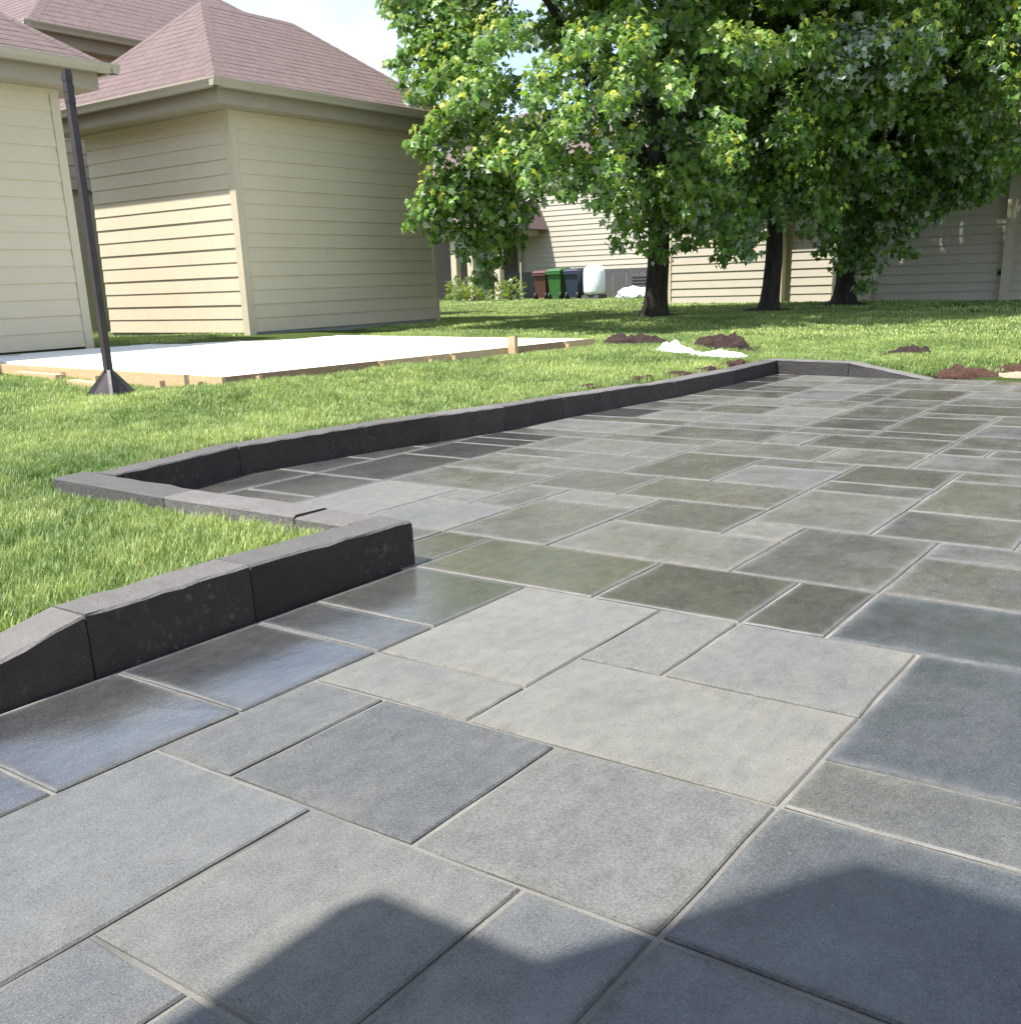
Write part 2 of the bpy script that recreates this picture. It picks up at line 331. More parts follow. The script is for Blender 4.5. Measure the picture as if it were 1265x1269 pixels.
# ------------------------------------------------------------------ patio: sand bed and every paver
YI = lambda i: 1.25 + .2485*i
XJ = lambda j: -.653 + .258*j
patio = tag(link('patio', None), kind='structure')
inner = [(-5, 7.4), (-5, -2.47), (2.70, -2.47), (2.70, -4.48), (3.75, -4.66), (4.6, -4.55), (5.2, -4.40), (5.77, -4.28), (7.2, -4.2), (8.0, -4.1), (10.40, -4.12), (10.10, -2.53), (10.12, 7.4)]
MB().poly([(x, y, -.0068) for y, x in inner]).build('joint_sand', M['sand'], patio)

TILES = '''-5 -3 -7 -5;-3 -1 -7 -5;-1 1 -7 -5;1 3 -7 -5;3 4 -7 -5;4 6 -7 -5;-3 0 -5 -3;0 2 -5 -4;0 2 -4 -2;0 2 -2 0;-2 0 -3 -1;-3 0 -1 0;-4 -2 -3 -2;-4 -2 -2 -1;0 2 0 3;2 3 0 2;3 6 0 3;2 3 -5 -3;3 6 -5 -3;
4 6 -3 -2;2 4 -3 0;4 6 -2 0;2 3 2 5;6 8 -9 -8;6 8 -8 -7;6 8 -7 -4;6 8 -4 -2;6 8 -2 -1;6 8 -1 2;-2 0 0 2;-4 -2 0 2;-4 -3 -1 0;6 8 -11 -9;6 8 -13 -11;6 8 -16 -13;
8 11 -12 -10;8 10 -10 -8;10 11 -10 -9;10 12 -9 -8;11 13 -12 -9;13 14 -10 -9;12 14 -9 -7;12 14 -7 -4;10 12 -6 -4;8 11 -8 -6;11 12 -8 -6;8 10 -6 -3;10 11 -4 -3;8 11 -3 -1;8 10 -1 2;10 11 -1 2;11 14 -4 -2;11 13 -2 0;11 13 0 2;
14 15 -4 -2;15 17 -4 -2;14 16 -6 -4;16 17 -6 -4;14 17 -8 -6;14 16 -10 -8;13 15 -12 -10;15 16 -12 -10;16 18 -12 -11;16 18 -11 -9;16 18 -9 -8;17 19 -8 -5;17 19 -5 -3;13 16 -2 1;16 17 -2 1;17 19 -3 0;19 20 -3 -2;19 20 -2 1;20 22 -3 0;
9 11 -14 -12;11 14 -14 -12;14 16 -14 -12;16 17 -14 -12;17 18 -14 -12;18 19 -14 -11;18 19 -11 -8;8 9 -14 -12;8 11 -16 -14;
19 21 -14 -11;19 21 -11 -10;19 21 -10 -7;19 21 -7 -6;19 21 -6 -3;21 22 -14 -10;21 22 -10 -7;22 24 -10 -7;21 22 -7 -5;22 24 -7 -5;22 25 -5 -3;21 22 -5 -3;25 26 -5 -3;22 24 -12 -10;22 24 -14 -12'''
TILES = [tuple(int(q) for q in r.split()) for r in TILES.replace('\n', '').split(';') if r.strip()]
IMIN, IMAX, JMAX = -10, 36, 9
def jmin(i): return -7 if i < 6 else (-16 if i < 19 else -14)
occ = {}; tiles = []
def place(r):
    cells = [(i, j) for i in range(r[0], r[1]) for j in range(r[2], r[3])]
    if any(c in occ for c in cells): return False
    for c in cells: occ[c] = 1
    tiles.append(r); return True
for r in TILES:
    if not place(r): print('overlap', r)
rng = random.Random(3)
SH = [(2, 3), (2, 2), (2, 3), (2, 4), (2, 2), (3, 2), (3, 3)]
for i in range(IMIN, IMAX):
    for j in range(jmin(i), JMAX):
        if (i, j) in occ: continue
        opts = SH[:]; rng.shuffle(opts); opts += [(2, 1), (1, 3), (1, 2), (1, 1)]
        for di, dj in opts:
            if i+di > IMAX or j+dj > JMAX or any(jmin(ii) > j for ii in range(i, i+di)): continue
            if place((i, i+di, j, j+dj)): break
# (tone, wetness, warmth) of the slabs that stand out in the photograph
LOOK = {(0, 2, -4, -2): (.30, .27, .05), (0, 2, -5, -4): (.45, .25, .25), (0, 2, -2, 0): (.5, .12, .6), (-3, 0, -5, -3): (.62, .16, .25), (-2, 0, -3, -1): (.55, .12, .45), (-3, 0, -1, 0): (.45, .3, .2),
    (2, 4, -3, 0): (.72, .0, .95), (3, 6, -5, -3): (.78, -.02, .9), (2, 3, -5, -3): (.66, .05, .75), (4, 6, -2, 0): (.6, .08, .65), (4, 6, -3, -2): (.62, .06, .7), (0, 2, 0, 3): (.3, .46, .05), (2, 3, 0, 2): (.35, .78, .8),
    (3, 6, 0, 3): (.42, .52, .0), (6, 8, -1, 2): (.45, .56, .0), (6, 8, -2, -1): (.32, .86, .5), (6, 8, -4, -2): (.32, .88, .7), (6, 8, -7, -4): (.38, .84, .85), (6, 8, -8, -7): (.35, .85, .8), (6, 8, -9, -8): (.4, .5, .7),
    (4, 6, -7, -5): (.35, .82, .45), (3, 4, -7, -5): (.4, .66, .25), (1, 3, -7, -5): (.3, .88, .15), (-1, 1, -7, -5): (.3, .92, .25), (-3, -1, -7, -5): (.3, .9, .2),
    (8, 11, -12, -10): (.68, .2, .6), (8, 10, -10, -8): (.62, .26, .5), (10, 11, -10, -9): (.6, .3, .6), (8, 10, -6, -3): (.5, .42, 1.0), (12, 14, -7, -4): (.45, .55, .95), (10, 11, -4, -3): (.55, .3, 1.0)}
chamf, gap = .0045, .0058
for k, (i0, i1, j0, j1) in enumerate(sorted(tiles)):
    gap = .0058 if i0 < 8 else .0042; y0, y1, x0, x1 = YI(i0)+gap, YI(i1)-gap, XJ(j0)+gap, XJ(j1)-gap
    lw, ld = x1-x0, y1-y0
    NR = 12; zt = [rng.uniform(-.0025, .0025) for _ in range(NR)]; wob = [rng.uniform(-.0022, .0018) for _ in range(NR)]
    fr = rng.uniform(.28, .38), rng.uniform(.62, .72)
    def ring(d, z, jit=False):
        e = [-.5, -.5+fr[0], -.5+fr[1], .5]; q = []
        for sx, sy, ax in ((0, -1, 0), (1, 0, 1), (0, 1, 0), (-1, 0, 1)):
            for m in range(3):
                tt = e[m] if sx+sy*-1 > 0 or (sx == 1) else -e[m]
                q.append((tt*(lw-2*d), sy*(ld/2-d)) if ax == 0 else (sx*(lw/2-d), tt*(ld-2*d)))
        o_ = []
        for n, (a, b) in enumerate(q):
            w_ = wob[n] if jit else 0; l_ = math.hypot(a/lw, b/ld)
            o_.append((a*(1+w_/lw*2), b*(1+w_/ld*2), z+(zt[n] if jit else 0)))
        return o_
    ins = min(.10, .33*min(lw, ld))
    v = ring(0, -.05) + ring(0, -chamf, True) + ring(chamf, 0, True)[:] + ring(ins, 0)
    f = []
    for a in (0, NR, 2*NR): f += [(a+n, a+(n+1) % NR, a+NR+(n+1) % NR, a+NR+n) for n in range(NR)]
    f.append(tuple(3*NR+n for n in range(NR)))
    v = [(p_[0], p_[1], p_[2] if k_ < 2*NR else (0.0 if k_ >= 3*NR else p_[2]*.35)) for k_, p_ in enumerate(v)]
    me = bpy.data.meshes.new('paver'); me.from_pydata(v, [], f); me.materials.append(M['paver'])
    at = me.attributes.new('edge', 'FLOAT', 'POINT'); at.data.foreach_set('value', [1.0]*(3*NR) + [0.0]*NR)
    o = link('paver', me, patio, ((x0+x1)/2, (y0+y1)/2, 0))
    if (i0, i1, j0, j1) in LOOK: c = LOOK[(i0, i1, j0, j1)]
    elif i0 < 6 and j1 <= -5: c = (rng.uniform(.25, .4), rng.uniform(.8, .95), rng.uniform(.1, .4))
    elif i0 < 8 and j0 >= 0: c = (rng.uniform(.3, .5), rng.uniform(.4, .62), rng.uniform(0, .2))
    elif i0 < 8 and j1 < -7: c = (rng.uniform(.35, .5), rng.uniform(.7, .9), rng.uniform(.3, .6))
    elif i0 < 8: c = (rng.uniform(.4, .6), rng.uniform(.1, .3), rng.uniform(.2, .6))
    elif j1 <= -12: c = (rng.uniform(.3, .5), rng.uniform(.66, .85), rng.uniform(.3, .6))
    else: c = (rng.uniform(.38, .62), rng.choice([.34, .42, .48, .54, .6]), rng.choice([.55, .65, .7, .8, .95]))
    o.color = (c[0], max(0, c[1]), c[2], 1)
print('pavers', len(tiles))

# ------------------------------------------------------------------ kerbs: every stone on its own
def kerb_stone(parent, a, b, back, za, zb, front='kerb_wet', seed=0, z0=-.05):
    """a, b: (Y, X) ends of the front foot; back: (dY, dX) to the rear; za, zb top heights."""
    rg = random.Random(seed); n = 9; mb = MB(); L = math.hypot(b[0]-a[0], b[1]-a[1]); g = .003/L
    rows = []
    for i in range(n+1):
        s = g + (1-2*g)*i/n; y = a[0]+(b[0]-a[0])*s; x = a[1]+(b[1]-a[1])*s; z = za+(zb-za)*s
        bl = math.hypot(*back); bn = (back[0]/bl, back[1]/bl)
        j = [rg.uniform(-.0045, .0045) for _ in range(6)]
        def P(d, zz): return (x+bn[1]*d, y+bn[0]*d, zz)
        zc = max(z-.007, z0+.004)
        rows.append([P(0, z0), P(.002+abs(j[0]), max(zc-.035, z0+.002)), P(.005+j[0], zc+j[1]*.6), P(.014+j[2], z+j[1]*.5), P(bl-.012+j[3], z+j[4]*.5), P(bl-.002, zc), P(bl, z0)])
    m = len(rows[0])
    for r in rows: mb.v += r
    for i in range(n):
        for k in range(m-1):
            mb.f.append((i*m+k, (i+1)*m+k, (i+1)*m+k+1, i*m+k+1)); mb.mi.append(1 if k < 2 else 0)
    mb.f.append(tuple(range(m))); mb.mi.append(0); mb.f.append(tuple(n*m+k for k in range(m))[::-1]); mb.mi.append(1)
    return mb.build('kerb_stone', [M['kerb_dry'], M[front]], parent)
K1 = tag(link('kerb', None), kind='structure')
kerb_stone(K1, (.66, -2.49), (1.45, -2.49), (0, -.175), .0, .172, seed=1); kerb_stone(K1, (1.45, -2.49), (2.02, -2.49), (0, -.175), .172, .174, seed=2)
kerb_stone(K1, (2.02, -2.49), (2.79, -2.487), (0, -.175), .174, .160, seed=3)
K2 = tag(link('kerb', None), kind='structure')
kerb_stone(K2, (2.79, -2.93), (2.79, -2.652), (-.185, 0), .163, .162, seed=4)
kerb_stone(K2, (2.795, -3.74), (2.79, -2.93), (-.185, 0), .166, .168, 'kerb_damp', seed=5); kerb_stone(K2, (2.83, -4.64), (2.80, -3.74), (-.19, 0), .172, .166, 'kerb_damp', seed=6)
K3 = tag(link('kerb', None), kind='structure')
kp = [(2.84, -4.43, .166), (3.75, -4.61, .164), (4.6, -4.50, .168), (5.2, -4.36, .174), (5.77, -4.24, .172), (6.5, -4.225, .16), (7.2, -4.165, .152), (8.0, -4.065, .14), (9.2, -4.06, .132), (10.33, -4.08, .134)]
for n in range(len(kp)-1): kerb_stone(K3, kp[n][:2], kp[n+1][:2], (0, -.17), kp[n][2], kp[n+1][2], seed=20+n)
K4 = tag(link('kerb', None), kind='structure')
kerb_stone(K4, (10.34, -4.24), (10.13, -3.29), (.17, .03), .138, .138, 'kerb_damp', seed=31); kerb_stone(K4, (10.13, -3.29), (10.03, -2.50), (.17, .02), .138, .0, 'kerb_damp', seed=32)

# ------------------------------------------------------------------ houses
def siding_wall(house, A, B, z0, z1, nrm, exp=.2, mat='siding', joints=(), base=None):
    """lap-sided wall from A=(x,y) to B; nrm outward; boards as parts of the wall."""
    A, B, N = Vector((*A, 0)), Vector((*B, 0)), Vector((*nrm, 0)); L = (B-A).length; d = (B-A)/L; ox, oy, oz = house.location
    O = Vector((ox, oy, oz))
    def P(s, n, z): return tuple(A + d*s + N*n + Vector((0, 0, z)) - O)
    wl = MB().hexa([P(0, -.12, z0), P(L, -.12, z0), P(L, -.004, z0), P(0, -.004, z0), P(0, -.12, z1), P(L, -.12, z1), P(L, -.004, z1), P(0, -.004, z1)]).build('wall', M['wall_back'], house)
    n = int(math.ceil((z1-z0)/exp)); cuts = {}
    for r, s in joints: cuts.setdefault(r, []).append(s)
    cache = {}
    for r in range(n):
        zb = z0 + r*exp; zt = min(zb+exp+.012, z1)
        if zt - zb < .03: continue
        ed = [0] + sorted(cuts.get(r, [])) + [L]
        for a, b in zip(ed[:-1], ed[1:]):
            a2, b2 = a+.0012, b-.0012; key = (round(b2-a2, 3), round(zt-zb, 3))
            if key not in cache:
                ll, hh = b2-a2, zt-zb; lap = .032 if mat == 'siding_far' else .025
                def Q(s, nn, z): return tuple(d*s + N*nn + Vector((0, 0, z)))
                cache[key] = MB().hexa([Q(0, -.002, 0), Q(ll, -.002, 0), Q(ll, lap, 0), Q(0, lap, 0), Q(0, -.002, hh), Q(ll, -.002, hh), Q(ll, .009, hh), Q(0, .009, hh)]).mesh('siding_board', M[mat])
            link('siding_board', cache[key], wl, tuple(A + d*a2 + N*.002*(0 if r % 2 else 1) + Vector((0, 0, zb)) - O))
    return wl
def corner_board(house, x0, x1, y0, y1, z0, z1):
    o = house.location; return MB().box(x0-o.x, x1-o.x, y0-o.y, y1-o.y, z0-o.z, z1-o.z).build('corner_board', M['trim'], house)
def roof_plane(mb, e0, e1, r0, r1, exp=.135, lift=.0045, seed=0):
    """stepped shingle courses between eave e0-e1 and ridge r0-r1, each course cut into shingles."""
    e0, e1, r0, r1 = map(Vector, (e0, e1, r0, r1)); n = max(2, int(((r0+r1)/2-(e0+e1)/2).length/exp)); nr = (e1-e0).cross(((r0+r1)-(e0+e1))/2).normalized()
    if nr.z < 0: nr = -nr
    rg = random.Random(seed)
    for k in range(n):
        a, b = k/n, min(1.0, (k+1.05)/n)
        p0, p1, q0, q1 = e0.lerp(r0, a), e1.lerp(r1, a), e0.lerp(r0, b), e1.lerp(r1, b); L = (p1-p0).length
        s = 0.0; st = rg.uniform(.1, .33)
        while s < L-1e-4:
            s2 = min(L, s+st); st = .33
            if L - s2 < .05: s2 = L
            f0, f1 = s/L, s2/L; g_ = .002/L; hh = lift*rg.uniform(.75, 1.35)
            A_, B_2 = p0.lerp(p1, f0+g_), p0.lerp(p1, f1-g_); C_, D_ = q0.lerp(q1, f1-g_), q0.lerp(q1, f0+g_)
            mb.quad(A_+nr*hh, B_2+nr*hh, C_+nr*.001, D_+nr*.001); mb.quad(A_-nr*.004, B_2-nr*.004, B_2+nr*hh, A_+nr*hh)
            s = s2
def hip_caps(mb, a, b, n1, n2, w_=.13, step=.16, lift=.007):
    a, b, n1, n2 = Vector(a), Vector(b), Vector(n1), Vector(n2); L = (b-a).length; d = (b-a)/L; k = int(L/step)
    up = (n1+n2).normalized()
    s1 = d.cross(n1).normalized(); s2 = d.cross(n2).normalized()
    if s1.dot(n2) > 0: s1 = -s1
    if s2.dot(n1) > 0: s2 = -s2
    for i in range(k):
        p = a + d*L*i/k; q = a + d*L*min(1, (i+1.15)/k)
        for s_, nn in ((s1, n1), (s2, n2)):
            mb.quad(p+up*lift*1.6, p+s_*w_+nn*lift, q+s_*w_+nn*.005, q+up*.006)
            mb.quad(p+up*lift*1.6, p+s_*w_+nn*lift, p+s_*w_-nn*.004, p-up*.004)
def gutter_run(mb, a, b, out):
    """K-style gutter from a to b (top rear edge), out = horizontal outward unit."""
    a, b, out = Vector(a), Vector(b), Vector(out); Z = Vector((0, 0, 1))
    prof = [(0, 0), (0, -.105), (.075, -.105), (.085, -.06), (.115, -.018), (.115, 0), (.105, 0), (.10, -.02), (.012, -.02), (.012, 0)]
    n = len(prof); base = len(mb.v)
    for p in (a, b): mb.v += [tuple(p + out*o + Z*z) for o, z in prof]
    for i in range(n): mb.f.append((base+i, base+(i+1) % n, base+n+(i+1) % n, base+n+i)); mb.mi.append(0)
    mb.f.append(tuple(base+i for i in range(n))); mb.mi.append(0); mb.f.append(tuple(base+n+i for i in range(n))[::-1]); mb.mi.append(0)
def hip_roof(house, x0, x1, y0, y1, ze, pitch, ridge=None, courses=None, gut=('x1', 'y0'), wall_rect=None, zw=None, exp=.135):
    """hip roof over eave rectangle; ridge=(x,ya,yb,z) or computed. Returns the roof part."""
    o = house.location
    def r3(p): return (p[0]-o.x, p[1]-o.y, p[2]-o.z)
    if ridge is None:
        wx, wy = (x1-x0)/2, (y1-y0)/2
        if wx <= wy: ridge = ((x0+x1)/2, y0+wx, (x0+x1)/2, y1-wx, ze+pitch*wx)
        else: ridge = (x0+wy, (y0+y1)/2, x1-wy, (y0+y1)/2, ze+pitch*wy)
    ax, ay, bx, by, zr = ridge
    c00, c10, c11, c01 = r3((x0, y0, ze)), r3((x1, y0, ze)), r3((x1, y1, ze)), r3((x0, y1, ze)); ra, rb = r3((ax, ay, zr)), r3((bx, by, zr))
    along_y = abs(by-ay) >= abs(bx-ax)
    if along_y: planes = [('y0', c00, c10, ra, ra), ('x1', c10, c11, ra, rb), ('y1', c11, c01, rb, rb), ('x0', c01, c00, rb, ra)]
    else: planes = [('y0', c00, c10, ra, rb), ('x1', c10, c11, rb, rb), ('y1', c11, c01, rb, ra), ('x0', c01, c00, ra, ra)]
    deck = MB()
    for _, e0, e1, q0, q1 in planes:
        dn = Vector((0, 0, .02)); pts = [Vector(e0)-dn, Vector(e1)-dn, Vector(q1)-dn] + ([Vector(q0)-dn] if q0 != q1 else []); deck.poly(pts)
    rf = deck.build('roof', M['shingle'], house)
    sh = MB(); nrm = {}
    for k, e0, e1, q0, q1 in planes:
        nn = (Vector(e1)-Vector(e0)).cross((Vector(q0)+Vector(q1))/2-(Vector(e0)+Vector(e1))/2).normalized(); nrm[k] = nn if nn.z > 0 else -nn
        if courses is None or k in courses: roof_plane(sh, e0, e1, q0, q1, exp, seed=hash(k) % 97 if False else len(k)*7+int(abs(x0)*3))
    tag(sh.build('shingle_courses', M['shingle'], rf), kind='stuff')
    hc = MB()
    if along_y: hips = [(c00, ra, 'y0', 'x0'), (c10, ra, 'y0', 'x1'), (c11, rb, 'y1', 'x1'), (c01, rb, 'y1', 'x0'), (ra, rb, 'x0', 'x1')]
    else: hips = [(c00, ra, 'y0', 'x0'), (c10, rb, 'y0', 'x1'), (c11, rb, 'y1', 'x1'), (c01, ra, 'y1', 'x0'), (ra, rb, 'y0', 'y1')]
    for a, b, k1, k2 in hips:
        if (Vector(a)-Vector(b)).length > .3: hip_caps(hc, a, b, nrm[k1], nrm[k2])
    tag(hc.build('hip_caps', M['shingle'], rf), kind='stuff')
    # gutters, fascia and soffit
    edges = {'y0': (c00, c10, (0, -1, 0)), 'x1': (c10, c11, (1, 0, 0)), 'y1': (c11, c01, (0, 1, 0)), 'x0': (c01, c00, (-1, 0, 0))}
    for k in gut:
        a, b, ou = edges[k]; ou = Vector(ou); mb = MB(); d = (Vector(b)-Vector(a)).normalized()
        gutter_run(mb, Vector(a)-ou*.02-d*.09-Vector((0, 0, -.012)), Vector(b)-ou*.02+d*.09-Vector((0, 0, -.012)), ou); mb.build('gutter', M['gutter'], house)
    if wall_rect:
        wx0, wx1, wy0, wy1 = wall_rect; zs = ze-.27-o.z
        so = MB(); rin = [(wx0-o.x, wy0-o.y), (wx1-o.x, wy0-o.y), (wx1-o.x, wy1-o.y), (wx0-o.x, wy1-o.y)]; e = .11
        rout = [(x0-o.x+e, y0-o.y+e), (x1-o.x-e, y0-o.y+e), (x1-o.x-e, y1-o.y-e), (x0-o.x+e, y1-o.y-e)]
        for i in range(4):
            j = (i+1) % 4; a, b, c, d = rout[i], rout[j], rin[j], rin[i]
            so.quad((*a, zs), (*b, zs), (*c, zs), (*d, zs)); so.quad((*a, zs), (*b, zs), (*b, zs+.25), (*a, zs+.25))
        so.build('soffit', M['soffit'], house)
        fr = MB()
        for i in range(4):
            j = (i+1) % 4; a, b = Vector((*rin[i], 0)), Vector((*rin[j], 0)); d = (b-a).normalized(); n = Vector((d.y, -d.x, 0))
            fr.hexa([a+Vector((0, 0, zs-.07)), b+Vector((0, 0, zs-.07)), b+n*.034+d*.034+Vector((0, 0, zs-.07)), a+n*.034-d*.034+Vector((0, 0, zs-.07)), a+Vector((0, 0, zs-.002)), b+Vector((0, 0, zs-.002)), b+n*.034+d*.034+Vector((0, 0, zs-.002)), a+n*.034-d*.034+Vector((0, 0, zs-.002))])
        fr.build('frieze_board', M['trim'], house)
    return rf

# house with the sunlit end wall, second from left
g_ = thing('house', 'beige house with maroon hip roof and sunlit end wall, behind the white concrete slab', 'house', (-14, 12.5, .36))
siding_wall(g_, (-12.34, 10.4), (-15.7, 10.4), .40, 3.45, (0, -1), joints=[(2, 1.55), (3, .75), (4, 2.2), (5, 1.1), (6, .55), (6, 2.5), (7, 1.75), (9, 1.3), (11, .8), (1, 2.3)])
siding_wall(g_, (-12.25, 10.49), (-12.25, 14.66), .40, 3.45, (1, 0), joints=[(2, 2.6), (5, 1.6), (8, 3.1), (11, 2.2)])
corner_board(g_, -12.345, -12.215, 10.365, 10.395, .33, 3.45); corner_board(g_, -12.247, -12.214, 10.397, 10.49, .33, 3.45); corner_board(g_, -12.247, -12.212, 14.66, 14.76, .33, 3.45)
MB().box(-1.7, 1.738, -2.095, 2.2, -.3, .045).build('foundation', M['foundation'], g_)
hip_roof(g_, -16.2, -11.8, 9.86, 15.16, 3.70, .7, ridge=(-14, 11.57, -14, 13.45, 5.25), courses=('x1', 'y0'), gut=('x1', 'y0', 'y1'), wall_rect=(-15.7, -12.25, 10.4, 14.75))
# leftmost house
h1 = thing('house', 'beige house corner at the left edge behind the tall steel post', 'house', (-14, 6, .36))
siding_wall(h1, (-12.5, 3.0), (-12.5, 7.85), .37, 3.45, (1, 0), joints=[(3, 3.1), (7, 2.6), (10, 3.5)])
corner_board(h1, -12.497, -12.463, 7.85, 7.965, .30, 3.45); corner_board(h1, -12.63, -12.501, 7.945, 7.975, .30, 3.45)
siding_wall(h1, (-12.63, 7.94), (-17, 7.94), .37, 3.45, (0, 1))
hip_roof(h1, -17.4, -12.05, 2.6, 8.45, 3.70, .7, courses=('x1', 'y1'), gut=('x1', 'y1'), wall_rect=(-17, -12.5, 3.0, 7.94))
# taller house behind these two
h4 = thing('house', 'taller house with maroon roof rising behind the sunlit end wall house', 'house', (-20, 14, .4))
siding_wall(h4, (-17.45, 11.05), (-17.45, 18.4), 2.8, 5.05, (1, 0)); siding_wall(h4, (-17.5, 11.0), (-24, 11.0), 2.8, 5.05, (0, -1))
corner_board(h4, -17.47, -17.40, 10.94, 11.05, 2.8, 5.1)
MB().box(-4.0, 2.5, -2.9, 4.3, -.4, 2.4).build('wall', M['siding'], h4)
hip_roof(h4, -25.4, -17.0, 10.49, 19.3, 5.28, .7, courses=('x1', 'y0'), gut=('x1', 'y0'), wall_rect=(-24, -17.45, 11.0, 18.4), exp=.2)

# long house behind the trees, right
h2 = thing('house', 'long beige house with stepped walls shaded behind the three maple trunks', 'house', (-8, 28, .25))
siding_wall(h2, (-13.0, 25.3), (-10.12, 25.3), .27, 3.3, (0, -1), mat='siding_far'); siding_wall(h2, (-9.99, 25.55), (-8.70, 25.55), .27, 3.3, (0, -1), mat='siding_far')
siding_wall(h2, (-8.64, 25.3), (-7.96, 25.3), .27, 3.3, (0, -1), mat='siding_far'); siding_wall(h2, (-7.80, 25.35), (-4.95, 25.35), .25, 3.3, (0, -1), mat='siding_far')
siding_wall(h2, (-4.80, 25.2), (3.5, 25.2), .25, 3.3, (0, -1), mat='siding_far'); siding_wall(h2, (-13.14, 26.2), (-13.5, 26.2), .27, 3.3, (0, -1), mat='siding_far')
for xa, xb, yb in ((-13.13, -13.0, 26.2), (-10.12, -9.97, 25.6), (-8.72, -8.62, 25.6), (-7.98, -7.78, 25.4), (-4.97, -4.78, 25.4)): corner_board(h2, xa, xb, 25.25 if xa < -5 else 25.145, yb, .2, 3.3)
bx = MB().box(2.92, 3.02, -2.71, -2.66, .52, .66).build('outlet_box', M['grey_metal'], h2); MB().box(2.935, 3.005, -2.725, -2.712, .54, .60).build('outlet_cover', M['black'], bx)
MB().box(-5, 11.5, -1.75, 6, .0, .02).build('floor_slab', M['foundation'], h2)
hip_roof(h2, -13.6, 4.0, 24.75, 33.5, 3.42, .6, courses=('y0',), gut=('y0',), wall_rect=(-13.1, 3.5, 25.3, 33), exp=.2)

# far house with porch
h3 = thing('house', 'pale house with a dark porch seen under the branches behind the bins', 'house', (-24, 39, .28))
siding_wall(h3, (-26.2, 37), (-16.5, 37), .3, 5.1, (0, -1), mat='siding_far')
siding_wall(h3, (-33, 39.2), (-26.2, 39.2), .3, 5.1, (0, -1), mat='siding_far')
def r3(o, x0, x1, y0, y1, z0, z1): return (x0-o.location.x, x1-o.location.x, y0-o.location.y, y1-o.location.y, z0-o.location.z, z1-o.location.z)
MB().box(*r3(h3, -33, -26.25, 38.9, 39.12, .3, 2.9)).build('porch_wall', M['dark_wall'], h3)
for x in (-29.3, -27.75, -26.9, -25.55): MB().box(*r3(h3, x, x+.28, 34.4, 34.68, .28, 2.75)).build('porch_post', M['trim'], h3)
MB().box(*r3(h3, -31, -25.0, 34.2, 39, 2.75, 2.98)).build('porch_ceiling', M['soffit'], h3)
pr = MB(); pr.hexa([(x-h3.location.x, y-39, z-.28) for x, y, z in ((-31.2, 34.0, 2.98), (-24.6, 34.0, 2.98), (-24.6, 39, 2.98), (-31.2, 39, 2.98), (-31.2, 34.0, 3.04), (-24.6, 34.0, 3.04), (-25.6, 39.4, 5.0), (-31.2, 39.4, 5.0))]); pr.build('porch_roof', M['shingle'], h3)
for x in (-19.35, -26.05): MB().box(*r3(h3, x, x+.1, 36.86, 36.96, .3, 5.05)).build('downspout', M['gutter'], h3)
hip_roof(h3, -33.5, -16.1, 36.6, 46, 5.4, .6, courses=('y0',), gut=('y0',), wall_rect=(-33, -16.5, 37.0, 45.5), exp=.25)
# low dark skirting fence behind the bins
sk = thing('fence', 'low dark board fence behind the row of bins', 'fence', (-22, 35.6, .28))
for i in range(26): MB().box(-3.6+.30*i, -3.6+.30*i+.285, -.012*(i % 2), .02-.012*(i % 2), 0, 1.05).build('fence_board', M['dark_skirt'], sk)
MB().box(-3.62, 4.22, .022, .06, .9, .98).build('rail', M['dark_skirt'], sk)

# house at the viewer's back: only its shadow reaches the picture
hb = thing('house', 'house behind the viewer whose stepped eave shades the nearest pavers', 'house', (3, -4, 0))
siding_wall(hb, (-1.2, -.75), (7, -.75), 0, 2.85, (0, 1)); siding_wall(hb, (-1.2, -8), (-1.2, -.75), 0, 2.85, (-1, 0))
shx, shy = TRAVEL.x/-TRAVEL.z, TRAVEL.y/-TRAVEL.z
def src(y, x, z): return (x - shx*z, y - shy*z, z)      # the point at height z whose shadow falls on (y, x)
a0 = src(1.10, -1.11, 3.0); a1 = src(1.10, -.78, 3.0); b0 = src(1.64, -.46, 4.1)
rb_ = MB(); rb_.hexa([(x-3, y+4, z) for x, y, z in ((a0[0], -9, 2.86), (8, -9, 2.86), (8, a0[1], 2.86), (a0[0], a0[1], 2.86), (a0[0], -9, 3.0), (8, -9, 3.0), (8, a0[1], 3.0), (a0[0], a0[1], 3.0))]); rb_.build('roof', M['shingle'], hb)
rb_ = MB(); yb = b0[1]; rb_.hexa([(x-3, y+4, z) for x, y, z in ((a1[0], -9, 3.003), (8, -9, 3.003), (8, a1[1]-.003, 3.003), (a1[0], a1[1]-.003, 3.003), (b0[0], -8.8, 4.1), (8, -8.8, 4.1), (8, yb, 4.02), (b0[0], yb, 4.1))]); rb_.build('roof', M['shingle'], hb)

